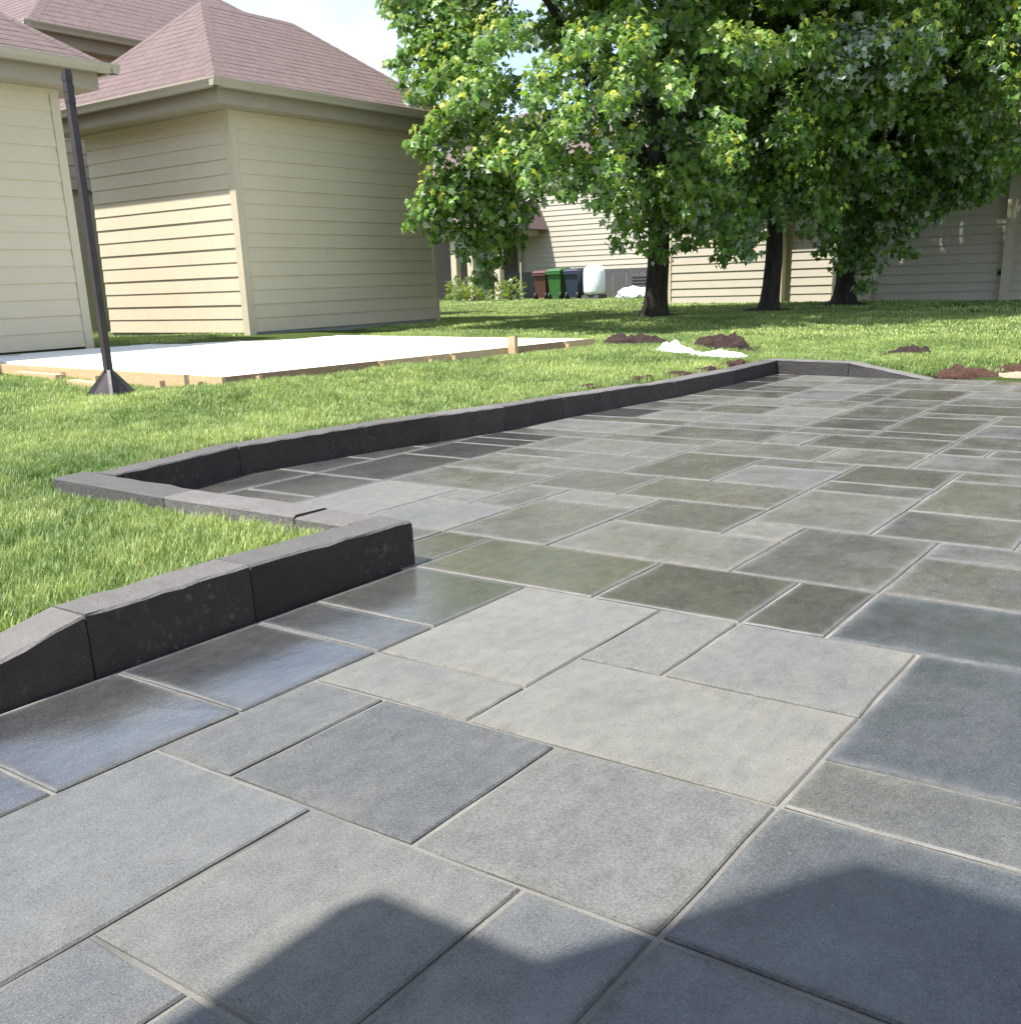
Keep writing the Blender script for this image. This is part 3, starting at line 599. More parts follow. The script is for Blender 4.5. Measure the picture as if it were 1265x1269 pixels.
# ------------------------------------------------------------------ slab and its formwork
SL = [(5.72, -7.12), (10.86, -6.66), (10.9, -12.2), (6.2, -12.44)]
sl = thing('concrete_slab', 'freshly poured white concrete slab framed by timber, in front of the houses', 'slab', (-9, 8, .2))
p = [(x+9, y-8) for y, x in SL]
MB().hexa([(*p[0], -.1), (*p[1], -.1), (*p[2], -.1), (*p[3], -.1), (*p[0], .10), (*p[1], .10), (*p[2], .145), (*p[3], .145)]).build('slab', M['concrete'], sl)
def board(name, a, b, z0, z1, th, label, cat, mat='wood', group=None):
    """plank standing on edge from a to b (Y, X)."""
    a, b = Vector((a[1], a[0], 0)), Vector((b[1], b[0], 0)); m = (a+b)/2; L = (b-a).length
    me = MB().box(-L/2, L/2, -th/2, th/2, 0, z1-z0).mesh(name, M[mat]); o = link(name, me, None, (m.x, m.y, z0)); o.rotation_euler.z = math.atan2(b.y-a.y, b.x-a.x)
    return tag(o, label, cat, group)
def lerp2(a, b, s): return (a[0]+(b[0]-a[0])*s, a[1]+(b[1]-a[1])*s)
fa, fb = (5.68, -7.08), (10.86, -6.615)
for s0, s1, mt, lb in ((.0, .33, 'wood_dark', 'dark brown form board along the slab, the one nearest the steel post'), (.333, .52, 'wood', 'bright new form board along the slab between two short stakes'),
                      (.523, .70, 'wood', 'pale form board along the slab, left of the tall stake'), (.703, .885, 'wood_dark', 'brown form board along the slab, right of the tall stake'), (.888, 1.0, 'wood', 'short pale form board at the far end of the slab, next to dark soil')):
    board('form_board', lerp2(fa, fb, s0), lerp2(fa, fb, s1), .15, .31, .036, lb, 'plank', mt, 'form boards round the slab')
board('form_board', (5.66, -7.06), (6.14, -12.4), .15, .312, .036, 'long tan form board on the left side of the slab, behind the post base', 'plank', 'wood', 'form boards round the slab')
def stake(y, x, top, label, hw=.022, ang=0):
    b = H(y, x)-.05; mb = MB(); mb.hexa([(-hw, -hw*.8, 0), (hw, -hw*.8, 0), (hw, hw*.8, 0), (-hw, hw*.8, 0), (-hw, -hw*.8, top-b-.01), (hw, -hw*.8, top-b), (hw, hw*.8, top-b), (-hw, hw*.8, top-b-.008)])
    o = mb.build('wooden_stake', M['wood'], None, (x, y, b)); o.rotation_euler.z = ang; tag(o, label, 'stake', 'stakes holding the form boards')
tl = lerp2(fa, fb, .70); stake(tl[0], tl[1]+.06, .43, 'tall pale wooden stake rising above the slab edge', .045, .1)
for s_, lb, tp in ((.06, 'stubby stake close to the near corner of the slab', .30), (.335, 'short stake at the left end of the bright form board', .285), (.46, 'short stake halfway along the bright form board', .28), (.525, 'short stake between the bright and the pale form board', .29), (.89, 'short stake beside the board at the far end', .29)):
    q = lerp2(fa, fb, s_); stake(q[0], q[1]+.05, tp, lb)
for q, lb, tp in (((5.62, -7.35), 'stubby stake in front of the left form board, nearest the slab corner', .27), ((5.60, -7.85), 'stubby stake in front of the left form board, right of the steel post', .265), ((5.72, -9.0), 'cut stake in front of the left form board, left of the steel post', .27), ((5.82, -9.75), 'cut stake in front of the left form board, nearest the left edge', .275)):
    stake(q[0], q[1], tp, lb, .035)
for a, b, lb in (((5.45, -8.45), (5.62, -9.25), 'tan offcut plank lying on the grass left of the steel post'), ((5.72, -9.6), (5.85, -10.6), 'tan offcut plank lying on the grass at the left edge')):
    z = H(a[0], a[1]); board('offcut_plank', a, b, z+.005, z+.07, .10, lb, 'plank', 'wood', 'offcut planks on the grass')

# tall steel post on finned foot
px, py = -7.86, 5.12; pz = H(py, px)
po = thing('steel_post', 'tall dark square steel post on a finned pyramid foot in the lawn', 'post', (px, py, pz))
MB().box(-.027, .027, -.027, .027, .03, 2.52).build('pole', M['steel'], po)
for z in (2.28, 2.36, 2.44): MB().box(-.0295, .0295, -.0295, .0295, z, z+.05).build('collar', M['steel'], po)
MB().box(-.12, .12, -.12, .12, .0, .018).build('base_plate', M['plate'], po)
fo = c2w((0, 1, 0)); ang0 = math.atan2(fo.y, fo.x)
for k in range(4):
    an = ang0 + math.pi + .35 + k*math.pi/2; d = Vector((math.cos(an), math.sin(an), 0)); s_ = Vector((-d.y, d.x, 0))*.013; Z = Vector((0, 0, 1))
    a, b, c, e = d*.03+Z*.018, d*.22+Z*.0, d*.21+Z*.03, d*.03+Z*.24
    mb = MB(); mb.poly([q+s_ for q in (a, b, c, e)]); mb.poly([q-s_ for q in (e, c, b, a)])
    for q, r in ((a, b), (b, c), (c, e)): mb.quad(q+s_, q-s_, r-s_, r+s_)
    mb.build('fin', M['plate'], po)
for k in range(4):      # sloping skirt between the fins
    a1_, a2_ = ang0 + math.pi + .35 + k*math.pi/2, ang0 + math.pi + .35 + (k+1)*math.pi/2
    p1, p2 = Vector((math.cos(a1_), math.sin(a1_), 0)), Vector((math.cos(a2_), math.sin(a2_), 0))
    MB().hexa([tuple(p1*.02), tuple(p1*.185), tuple(p2*.185), tuple(p2*.02), tuple(p1*.02+Vector((0, 0, .2))), tuple(p1*.035+Vector((0, 0, .215))), tuple(p2*.035+Vector((0, 0, .215))), tuple(p2*.02+Vector((0, 0, .2)))]).build('skirt_plate', M['steel'], po)

# ------------------------------------------------------------------ heaps, sheeting
def heap(name, y, x, ry, rx, h, mat, label, cat, rot=0, seed=0, n=22, rough=.38):
    rg = random.Random(seed); bm = bmesh.new(); bmesh.ops.create_icosphere(bm, subdivisions=5, radius=1)
    zb = H(y, x)
    for v in bm.verts:
        q = v.co.copy(); r2 = q.x*q.x+q.y*q.y; lowe = q.z < 0
        o_ = 1+.35*mnoise.noise(Vector((q.x*1.6, q.y*1.6, seed*3.7))); wx, wy = q.x*rx*o_, q.y*ry*o_
        lump = .62+.55*mnoise.noise(Vector((wx*9+seed, wy*9, 1)))+.3*abs(mnoise.noise(Vector((wx*22, wy*22, seed))))
        z = -.05 if lowe else h*max(0, 1-r2)**.62*lump*1.35 + .011*mnoise.noise(Vector((wx*60, wy*60, seed))) + .006*mnoise.noise(Vector((wx*140, wy*140, seed)))
        v.co = Vector((wx, wy, z))
    for k_ in range(int(8+60*min(rx, .5))):
        a_ = rg.uniform(0, 6.283); rr_ = rg.uniform(.8, 1.35); s_ = rg.uniform(.006, .018)
        bmesh.ops.create_icosphere(bm, subdivisions=1, radius=s_, matrix=Matrix.Translation((math.cos(a_)*rx*rr_, math.sin(a_)*ry*rr_, s_*.4)) @ Matrix.Diagonal((1.2, .9, .7, 1)))
    me = bpy.data.meshes.new(name); bm.to_mesh(me); bm.free(); me.materials.append(M[mat])
    o = link(name, me, None, (x, y, zb)); o.rotation_euler.z = rot; return tag(o, label, cat)
heap('soil_pile', 11.35, -6.35, .22, .42, .125, 'soil', 'reddish dark soil pile behind the end of the form boards', 'soil pile', .3, 1)
heap('soil_pile', 11.35, -5.2, .22, .34, .165, 'soil', 'dark soil pile rising behind the white plastic sheet', 'soil pile', .2, 2)
heap('soil_clod', 11.2, -4.78, .07, .12, .055, 'soil', 'small soil clod just right of the pile behind the plastic sheet', 'soil', .2, 3)
heap('soil_pile', 11.35, -3.05, .11, .22, .11, 'soil', 'small soil mound alone on the lawn right of the kerb', 'soil pile', .2, 4)
heap('soil_clod', 11.2, -3.3, .06, .10, .04, 'soil', 'little soil clod touching the lone small mound', 'soil', .2, 5)
heap('mulch_pile', 10.30, -2.28, .16, .30, .085, 'mulch', 'reddish brown mulch heap at the tapered end of the kerb', 'mulch', .08, 6, rough=.45)
heap('mulch_pile', 10.72, -1.55, .14, .55, .09, 'mulch', 'brown mulch strip at the right edge behind the pale sand', 'mulch', .1, 7)
heap('sand_pile', 10.32, -1.45, .22, .55, .07, 'sandpile', 'pale sand strip beside the mulch at the patio edge', 'sand', .02, 8)
rg = random.Random(12)
for i, (y, x, ry, rx) in enumerate(((10.25, -4.33, .16, .07), (9.75, -4.36, .2, .06), (9.2, -4.36, .25, .07), (8.45, -4.42, .22, .06), (7.9, -4.40, .16, .05), (7.1, -4.47, .1, .05), (5.1, -4.68, .12, .03))):
    pass
lab = ['soil patch behind the long kerb, closest to the far corner', 'soil patch behind the long kerb, second from the far corner', 'soil patch behind the long kerb, third from the far corner', 'soil patch behind the long kerb below the white sheet', 'small soil patch behind the long kerb, nearest to the viewer']
for i, (y, x, ry, rx) in enumerate(((9.85, -4.36, .28, .07), (9.15, -4.33, .24, .07), (8.55, -4.35, .22, .07), (7.9, -4.36, .2, .06), (7.2, -4.45, .13, .05))):
    heap('soil_patch', y, x, ry*1.6, rx, .04, "mulch", lab[i], 'soil', 0, 30+i)
# crumpled sheet
def sheet(y, x, ly, lx, h, seed, label):
    bm = bmesh.new(); bmesh.ops.create_grid(bm, x_segments=34, y_segments=22, size=1); zb = H(y, x)
    for v in bm.verts:
        a, b = v.co.x, v.co.y; q = Vector((a*2.2+seed, b*2.2, 0)); n1 = mnoise.noise(q); n2 = abs(mnoise.noise(q*2.6)); n3 = abs(mnoise.noise(q*6))
        fall = max(0, 1-(a*a)**1.5)*max(0, 1-(b*b)**1.5); v.co = Vector((a*lx*(1+.15*n1), b*ly*(1+.2*mnoise.noise(q+Vector((5, 1, 0)))), fall*h*(.55+.7*n1+.5*n2+.08*n3)+.004))
    me = bpy.data.meshes.new('plastic_sheet'); bm.to_mesh(me); bm.free(); me.materials.append(M['plastic_white']); o = link('plastic_sheet', me, None, (x, y, zb)); o.rotation_euler.z = .25
    so = o.modifiers.new('thick', 'SOLIDIFY'); so.thickness = .004; return tag(o, label, 'plastic sheet')
sheet(10.55, -5.42, .20, .24, .10, 3, 'bulky white plastic bag lying next to the soil behind the kerb')
sheet(10.55, -4.98, .16, .42, .065, 8, 'crumpled white plastic sheet spread in front of the soil pile')

# ------------------------------------------------------------------ bins and things by the far house
def wheelie(x, y, mat, label, sc=1.0):
    z = H(y, x); t_ = thing('wheelie_bin', label, 'bin', (x, y, z), 'bins by the far house'); s = sc
    MB().hexa([(-.22*s, -.24*s, .08), (.22*s, -.24*s, .08), (.22*s, .24*s, .08), (-.22*s, .24*s, .08), (-.29*s, -.34*s, 1.0*s), (.29*s, -.34*s, 1.0*s), (.29*s, .36*s, 1.0*s), (-.29*s, .36*s, 1.0*s)]).build('body', mat, t_)
    MB().hexa([(-.31*s, -.38*s, 1.003*s), (.31*s, -.38*s, 1.003*s), (.31*s, .38*s, 1.003*s), (-.31*s, .38*s, 1.003*s), (-.27*s, -.30*s, 1.08*s), (.27*s, -.30*s, 1.08*s), (.28*s, .34*s, 1.12*s), (-.28*s, .34*s, 1.12*s)]).build('lid', mat, t_)
    MB().beam((-.31*s, -.37*s, .9*s), (.31*s, -.37*s, .9*s), .05, .07).build('rim', mat, t_)
    for q in (-.24, .24): MB().tube([(q*s-.04, -.20*s, .14), (q*s+.04, -.20*s, .14)], [.14, .14], 14).build('wheel', M['black'], t_)
    return t_
wheelie(-22.62, 33.6, M['brown_bin'], 'brown wheelie bin, left of the green one', .98); wheelie(-21.9, 33.5, M['green_bin'], 'green wheelie bin between the brown and the navy one', 1.02); wheelie(-21.15, 33.5, M['blue_bin'], 'navy wheelie bin between the green bin and the white barrel', 1.0)
zb = H(33.5, -20.35); br = thing('rain_barrel', 'white plastic barrel standing right of the navy bin', 'barrel', (-20.35, 33.5, zb))
MB().tube([(0, 0, .16), (0, 0, .2), (0, 0, .28), (0, 0, .6), (0, 0, .95), (0, 0, 1.08), (0, 0, 1.16), (0, 0, 1.18)], [.30, .37, .40, .405, .40, .37, .28, .1], 24).build('tank', M['plastic_white'], br, smooth=True)
MB().tube([(0, 0, 1.17), (0, 0, 1.24)], [.09, .085], 12).build('cap', M['plastic_white'], br); MB().box(-.35, .35, -.3, .3, 0, .155).build('stand', M['dark_skirt'], br)
ac = thing('air_conditioner', 'dark outdoor air conditioner unit behind the white sack', 'air conditioner', (-18.75, 34.4, H(34.4, -18.75)))
MB().box(-.36, .36, -.36, .36, .05, .86).build('casing', M['grey_metal'], ac); MB().tube([(0, 0, .86), (0, 0, .90)], [.3, .28], 16).build('fan_grille', M['black'], ac)
for i in range(6): MB().box(-.33, .33, -.372, -.361, .14+.11*i, .19+.11*i).build('louvre', M['black'], ac)
def sack(x, y, label):
    bm = bmesh.new(); bmesh.ops.create_icosphere(bm, subdivisions=3, radius=1)
    for v in bm.verts:
        q = v.co.copy(); n_ = mnoise.noise(q*2.1); v.co = Vector((q.x*.62*(1+.25*n_), q.y*.35*(1+.2*n_), max(0, (q.z+.55)*.24*(1+.5*mnoise.noise(q*3.1)))))
    me = bpy.data.meshes.new('sack'); bm.to_mesh(me); bm.free(); me.materials.append(M['plastic_white']); return tag(link('sack', me, None, (x, y, H(y, x))), label, 'sack')
sack(-18.35, 32.8, 'white sack slumped on the grass left of the thick maple trunk')
for x, y, h_, lb in ((-26.0, 33.6, 1.5, 'thin pale garden stake by the porch post'), (-23.9, 33.9, 1.4, 'thin pale garden stake left of the brown bin')):
    tag(MB().tube([(0, 0, -.05), (0, 0, h_)], [.03, .025], 6).build('garden_stake', M['trim'], None, (x, y, H(y, x))), lb, 'stake')

# ------------------------------------------------------------------ trees
_ang = [(-90, .30), (-62, .50), (-35, .62), (-12, .42), (12, .86), (40, .52), (62, .66), (90, 1.0)]
LOBES = []
for a, r_ in _ang: LOBES.append((a, r_))
def leaf_template(curl, light=False):
    """maple leaf: five pointed lobes as a fan round the blade centre; +Y to the tip, +Z the upper side"""
    half = [(0, -.30), (.13, -.36), (.40, -.30), (.27, -.13), (.66, .14), (.36, .10), (.22, .20), (.0, .72)]
    if light: half = [(0, -.30), (.36, -.30), (.29, -.05), (.62, .16), (.29, .24), (0, .72)]
    pts = [(x, y) for x, y in half] + [(-x, y) for x, y in half[-2:0:-1]]
    v = [(0, -.02, .05)]
    for x, y in pts: v.append((x, y, -curl*(x*x*.9 + max(0, y)**2*.6) - .12*abs(x)*curl + .03*math.sin(7*x+3*y)))
    n = len(pts); f = [(0, 1+i, 1+(i+1) % n) for i in range(n)]
    return np.array(v, np.float32), np.array(f, np.int32)
LT = [leaf_template(.35), leaf_template(.8), leaf_template(.1)]
LTM = [leaf_template(c_, True) for c_ in (.3, .9, .1)]
leaf_meshes = {}
def leaf_mesh(k, tintc):
    key = (k, tintc)
    if key not in leaf_meshes:
        me = np_mesh('leaf', LT[k][0], LT[k][1], M['leaf']); a = me.color_attributes.new('tint', 'FLOAT_COLOR', 'POINT')
        a.data.foreach_set('color', np.tile(np.array([tintc[0], tintc[1], 0, 1], np.float32), len(LT[k][0]))); leaf_meshes[key] = me
    return leaf_meshes[key]

def maple(label, y, x, trunk_r, clumps, limbs, leaves_per, leaf_size, seed, lean=(0, 0), part_leaves=290, crown_c=None, fork=2.6):
    rg = np.random.default_rng(seed); rr = random.Random(seed); zb = H(y, x); root = thing('maple_tree', label, 'tree', (x, y, zb), 'maple trees on the far lawn'); O = np.array([x, y, zb])
    # trunk with flared foot
    top = Vector((lean[0], lean[1], fork)); mb = MB()
    hs = [-.15, .0, .08, .2, .45, .9, 1.6, fork, fork+1.6, fork+3.2]
    rs = [1.9, 1.6, 1.32, 1.14, 1.03, .97, .92, .88, .62, .3]
    pts = [Vector((lean[0]*h/fork + .025*math.sin(h*2+seed), lean[1]*h/fork + .03*math.cos(h*1.7+seed), h)) for h in hs]
    mb.tube(pts, [trunk_r*q for q in rs], 16); mb.build('trunk', M['bark'], root, smooth=True)
    lb = MB(); tips = []
    for c in limbs:
        c = Vector(c) - Vector(O); s0 = pts[6].lerp(pts[8], rr.random()); mid = s0.lerp(c, .5) + Vector((rr.uniform(-.3, .3), rr.uniform(-.3, .3), .45))
        lb.tube([s0, s0.lerp(mid, .5)+Vector((0, 0, .12)), mid, mid.lerp(c, .6), c], [trunk_r*.42, trunk_r*.34, trunk_r*.24, trunk_r*.15, .012], 7); tips.append((s0, mid, c))
        for _ in range(4):
            f = rr.uniform(.3, .95); b = s0.lerp(mid, f*2) if f < .5 else mid.lerp(c, f*2-1); e = b + Vector((rr.uniform(-1, 1), rr.uniform(-1, 1), rr.uniform(-.4, .7)))*.9
            lb.tube([b, b.lerp(e, .5)+Vector((0, 0, .08)), e], [trunk_r*.13, trunk_r*.08, .008], 5)
    # twigs to the clumps
    P0 = np.array([[*s.lerp(c, .0)] for s, m, c in tips] + [[*m] for s, m, c in tips] + [[*c] for s, m, c in tips])
    for cx_, cy_, cz_ in [q[:3] for q in clumps[::2]]:
        q = np.array([cx_, cy_, cz_]) - O; k = np.argmin(((P0-q)**2).sum(1)); a, b = Vector(P0[k]), Vector(q)
        if (a-b).length < 2.0: lb.tube([a, a.lerp(b, .5)+Vector((0, 0, .1)), b], [.028, .018, .006], 4, cap=False)
    tag(lb.build('branches', M['bark'], root, smooth=True), kind='stuff')
    # leaves
    cl = np.array([tuple(q)+(0,)*(5-len(q)) for q in clumps]); cnt = np.maximum(14, (leaves_per*(cl[:, 3]/.5)**1.8)).astype(int); ci = np.repeat(np.arange(len(cl)), cnt); n = len(ci); c = cl[ci]
    d = rg.normal(size=(n, 3)); d /= np.linalg.norm(d, axis=1)[:, None]; rad = rg.random(n)**(1/2.2)
    pos = c[:, :3] + d*(rad*c[:, 3])[:, None]*np.array([1, 1, .72])
    cc = np.array(crown_c); outw = pos - cc; outw /= np.linalg.norm(outw, axis=1)[:, None]+1e-6
    nrm = d*.55 + outw*.35 + np.array([0, 0, .62]) + rg.normal(size=(n, 3))*.55; nrm /= np.linalg.norm(nrm, axis=1)[:, None]; nrm = np.where(((c[:, 4] > 0) & (rg.random(n) < .75))[:, None], -nrm, nrm)
    tip = outw*.5 + d*.45 + np.array([0, 0, -.75]) + rg.normal(size=(n, 3))*.35
    tip -= nrm*(tip*nrm).sum(1)[:, None]; tip /= np.linalg.norm(tip, axis=1)[:, None]; side = np.cross(tip, nrm)
    size = leaf_size*rg.uniform(.55, 1.25, n)
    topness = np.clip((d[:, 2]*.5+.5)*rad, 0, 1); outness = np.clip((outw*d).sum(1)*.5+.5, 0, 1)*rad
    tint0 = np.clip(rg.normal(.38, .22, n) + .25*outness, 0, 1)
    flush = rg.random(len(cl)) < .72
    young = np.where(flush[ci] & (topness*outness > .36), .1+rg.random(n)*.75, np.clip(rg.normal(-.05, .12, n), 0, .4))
    size = size*np.where(young > .3, .85, 1)
    k3 = rg.integers(0, 3, n)
    rot = np.stack([side, tip, nrm], -1)        # columns
    cam_p = np.array([0, 0, 1.0]); dist = np.linalg.norm(pos-cam_p, axis=1) - .5*size*8 - 1.2*outness
    order = np.argsort(dist); part = order[:part_leaves]; rest = order[part_leaves:]
    fol = link('foliage', None, root)
    for q in part:
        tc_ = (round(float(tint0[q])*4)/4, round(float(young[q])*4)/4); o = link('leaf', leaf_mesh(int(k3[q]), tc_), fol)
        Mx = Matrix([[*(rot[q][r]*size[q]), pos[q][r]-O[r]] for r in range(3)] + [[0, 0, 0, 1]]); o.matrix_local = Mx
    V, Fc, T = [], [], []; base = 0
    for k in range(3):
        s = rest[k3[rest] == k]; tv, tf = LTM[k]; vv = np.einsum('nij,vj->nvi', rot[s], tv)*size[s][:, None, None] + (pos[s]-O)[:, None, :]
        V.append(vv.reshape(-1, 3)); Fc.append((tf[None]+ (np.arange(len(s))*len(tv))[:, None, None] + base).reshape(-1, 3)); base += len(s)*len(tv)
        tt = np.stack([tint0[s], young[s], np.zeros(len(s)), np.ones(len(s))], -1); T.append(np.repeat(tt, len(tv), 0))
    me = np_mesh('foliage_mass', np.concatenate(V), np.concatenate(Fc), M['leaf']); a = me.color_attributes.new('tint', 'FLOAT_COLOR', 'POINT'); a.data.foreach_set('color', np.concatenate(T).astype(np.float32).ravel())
    tag(link('foliage_mass', me, fol), kind='stuff'); return root

def ray_pt(px_, py_, depth):
    """world point seen at photo pixel, at a distance along the view axis (used to lay out hanging sprays)"""
    v = (R_*((px_-CXP)/F_PX) - U_*((py_-CYP)/F_PX) - B_)*depth; return (v.x, v.y, v.z+1.0)
def crown(cx_, cy_, cz_, rx, ry, rz, n, seed, rmin=.4, rmax=.62, zmin=1.5):
    rg = random.Random(seed); out = []
    while len(out) < n:
        v = Vector((rg.gauss(0, 1), rg.gauss(0, 1), rg.gauss(0, 1))).normalized(); lump = 1+.22*mnoise.noise(v*2.2+Vector((seed, 0, 0)))
        r_ = (rg.uniform(.78, 1.0) if rg.random() < .62 else rg.uniform(.25, .78))*lump
        p = (cx_+v.x*rx*r_, cy_+v.y*ry*r_, cz_+v.z*rz*r_, rg.uniform(rmin, rmax))
        if p[2] > zmin: out.append(p)
    return out
def spray(px_, py_, depth, cen, tipr=.24, flip=0):
    p = Vector(ray_pt(px_, py_, depth)); d = (Vector(cen)-p).normalized(); o = []
    for k, (st, r_) in enumerate(((0, tipr), (.30, tipr*1.35), (.68, tipr*1.7))): q = p + d*st + Vector((0, 0, .10*k)); o.append((q.x, q.y, q.z, r_, flip))
    return o
def limb_targets(cx_, cy_, cz_, r_, n, seed):
    rg = random.Random(seed+50); return [(cx_+r_*.72*math.cos(2*math.pi*i/n+rg.uniform(-.3, .3)), cy_+r_*.72*math.sin(2*math.pi*i/n+rg.uniform(-.3, .3)), cz_+rg.uniform(-1.4, 2.4)) for i in range(n)]

c1 = [q for q in crown(-9.1, 16.8, 6.2, 4.5, 4.6, 4.4, 500, 1, .32, .54, zmin=2.8) if not (q[0] < -11 and q[2] < 3.0) and not (-9.1 < q[0]+.30*(17.4-q[1]) < -7.0 and q[1] < 16.2 and q[2] < 5.4) and ((q[0]+9.25)*R_.x + (q[1]-17.4)*R_.y) > -4.55]
for a, b, dd in ((590, 300, 16.2), (570, 285, 16), (545, 270, 15.6), (525, 262, 15.4), (650, 262, 15.5), (560, 250, 15.3), (530, 190, 15.2), (515, 180, 15), (585, 200, 15), (760, 215, 13.6), (740, 250, 13.9), (700, 240, 14), (655, 225, 13.8), (770, 300, 15), (835, 120, 13.5), (905, 200, 14), (895, 240, 15),
                 (870, 290, 15.5), (905, 305, 15.6), (505, 60, 15.5), (490, 80, 15.6), (500, 30, 15.6), (485, 10, 15.8), (520, 120, 15), (500, 100, 15.3), (545, 150, 14.8), (620, 200, 14.2), (860, 260, 14.8), (930, 70, 13.8), (570, 130, 14.2), (600, 60, 13.8), (660, 120, 13.4), (720, 60, 13.2), (700, 160, 13.2), (790, 60, 13.2), (760, 130, 13.2), (600, 320, 16), (575, 310, 16), (540, 290, 15.8), (510, 272, 15.5), (605, 270, 15.6), (585, 245, 15.4), (800, 300, 16.2), (820, 315, 16.4), (598, 345, 16.6), (770, 275, 15.6), (850, 300, 16), (840, 275, 15.6), (930, 310, 16)):
    c1 += spray(a, b, dd, (-9.3, 17, 4.6))
maple('tall maple with the thickest trunk and lowest hanging boughs, in front of the bins', 17.4, -9.25, .2, c1, limb_targets(-9.3, 16.8, 6.3, 4.6, 12, 1), 180, .12, 11, (.06, -.05), 300, (-9.3, 17.0, 5.6))
c2 = crown(-7.2, 19.4, 6.0, 4.4, 4.2, 4.1, 380, 2, .34, .56, zmin=2.3)
for a, b, dd in ((915, 305, 17.2), (900, 290, 17), (930, 270, 17.3), (960, 255, 17), (985, 250, 17.2), (1010, 262, 17.2), (1000, 285, 17.5), (880, 270, 17), (1020, 60, 15.2), (1060, 90, 15.2), (1090, 70, 15.3), (1130, 60, 15.4), (1150, 50, 15.5), (1040, 130, 15.2), (1100, 130, 15.4), (990, 190, 15.4), (1060, 180, 15.6), (1060, 70, 14.6), (1085, 55, 14.6), (1105, 60, 14.6), (1130, 75, 14.7), (1155, 60, 14.8), (1035, 95, 14.6), (1120, 95, 14.7), (1080, 50, 15.2), (1110, 75, 15.2), (1145, 90, 15.4), (1070, 105, 15.2), (895, 320, 17), (935, 290, 17.4), (870, 285, 17), (1005, 240, 17), (970, 275, 17.3), (1030, 280, 17.5)): c2 += spray(a, b, dd, (-7.2, 19.5, 4.6), flip=int(1020 < a < 1160 and b < 110))
maple('maple with a slim leaning trunk, second trunk behind the lawn', 19.4, -7.9, .165, c2, limb_targets(-7.2, 19.4, 6.2, 4.4, 10, 2), 172, .12, 12, (.12, -.02), 300, (-7.2, 19.5, 5.6))
c3 = crown(-5.6, 21.6, 6.0, 4.9, 4.2, 4.3, 380, 3, .34, .56, zmin=2.3)
for a, b, dd in ((1120, 310, 19.5), (1090, 290, 19.5), (1060, 320, 20), (1040, 330, 20.2), (1020, 310, 20), (1130, 280, 19), (1160, 265, 18.8), (1190, 250, 18.6), (1220, 235, 18.5), (1100, 250, 18.5), (1070, 355, 20.5), (1180, 210, 18), (1230, 190, 18), (1250, 150, 18), (1255, 90, 18), (1240, 20, 18), (1190, 130, 17.5), (1150, 180, 17.4), (1200, 60, 17.5)): c3 += spray(a, b, dd, (-5.8, 21.8, 4.6), .27)
maple('maple with a leafy trunk foot close to the beige wall, last of the row', 22.3, -7.45, .22, c3, limb_targets(-5.6, 21.6, 6.2, 4.8, 10, 3), 158, .125, 13, (.18, .0), 300, (-5.8, 21.8, 5.6))
# rear tree beyond the roofs: fills the sky at upper right
c4 = crown(-.6, 24.2, 7.0, 3.4, 3.0, 4.6, 130, 4, .5, .7, zmin=3.2)
maple('maple crown entering at the upper right edge of the view', 24.2, -.3, .2, c4, limb_targets(-.6, 24.2, 7, 3.4, 8, 4), 70, .2, 14, (0, 0), 120, (-.6, 24.2, 6.4))
for x, y, r_, lb in ((-9.25, 17.4, .48, 'bare mulch ring round the thickest trunk'), (-7.9, 19.4, .55, 'bare mulch ring round the slim trunk'), (-7.45, 22.3, .6, 'bare mulch ring round the trunk by the wall')):
    heap('mulch_ring', y, x, r_, r_, .06, 'soil', lb, 'mulch', 0, int(r_*100), rough=.25)

# shrubs by the porch
def shrub(name, x, y, h_, r_, label, seed, blades=260, grassy=False):
    rg = np.random.default_rng(seed); root = thing(name, label, 'shrub', (x, y, H(y, x))); V, Fc, T = [], [], []
    st = MB()
    for i in range(14):
        a = rg.random()*6.28; e = Vector((math.cos(a)*r_*.7*rg.random(), math.sin(a)*r_*.7*rg.random(), h_*rg.uniform(.5, .95))); st.tube([(0, 0, 0), e*.5, e], [.012, .009, .004], 4)
    st.build('stems', M['bark'], root)
    for i in range(blades):
        a = rg.random()*6.28; rd = r_*rg.random()**.6; z = h_*rg.uniform(.1, 1.0)*(1-.4*(rd/r_)**2); p = np.array([math.cos(a)*rd, math.sin(a)*rd, z]); d = np.array([math.cos(a), math.sin(a), rg.uniform(-.2, 1.2)]) + rg.normal(size=3)*.4; d /= np.linalg.norm(d)
        s = np.cross(d, rg.normal(size=3)); s /= np.linalg.norm(s); L = rg.uniform(.10, .2)*(1.8 if grassy else 1); wd = L*(.12 if grassy else .32); b = len(V)*4
        V.append([p, p+d*L*.5+s*wd, p+d*L, p+d*L*.5-s*wd]); Fc.append((b, b+1, b+2, b+3)); T.append([[rg.uniform(.2, 1), rg.uniform(0, .35), 0, 1]]*4)
    me = np_mesh('leaves', np.array(V).reshape(-1, 3), np.array(Fc), M['shrub']); at = me.color_attributes.new('tint', 'FLOAT_COLOR', 'POINT'); at.data.foreach_set('color', np.array(T, np.float32).ravel()); tag(link('leaves', me, root), kind='stuff')
shrub('shrub', -23.9, 33.2, .85, .55, 'loose green shrub standing left of the brown bin', 1); shrub('ornamental_grass', -25.6, 33.0, .6, .7, 'yellow green clump of tall grass by the porch post', 2, 420, True); shrub('shrub', -26.6, 33.3, .9, .45, 'darker shrub at the left of the porch', 3)

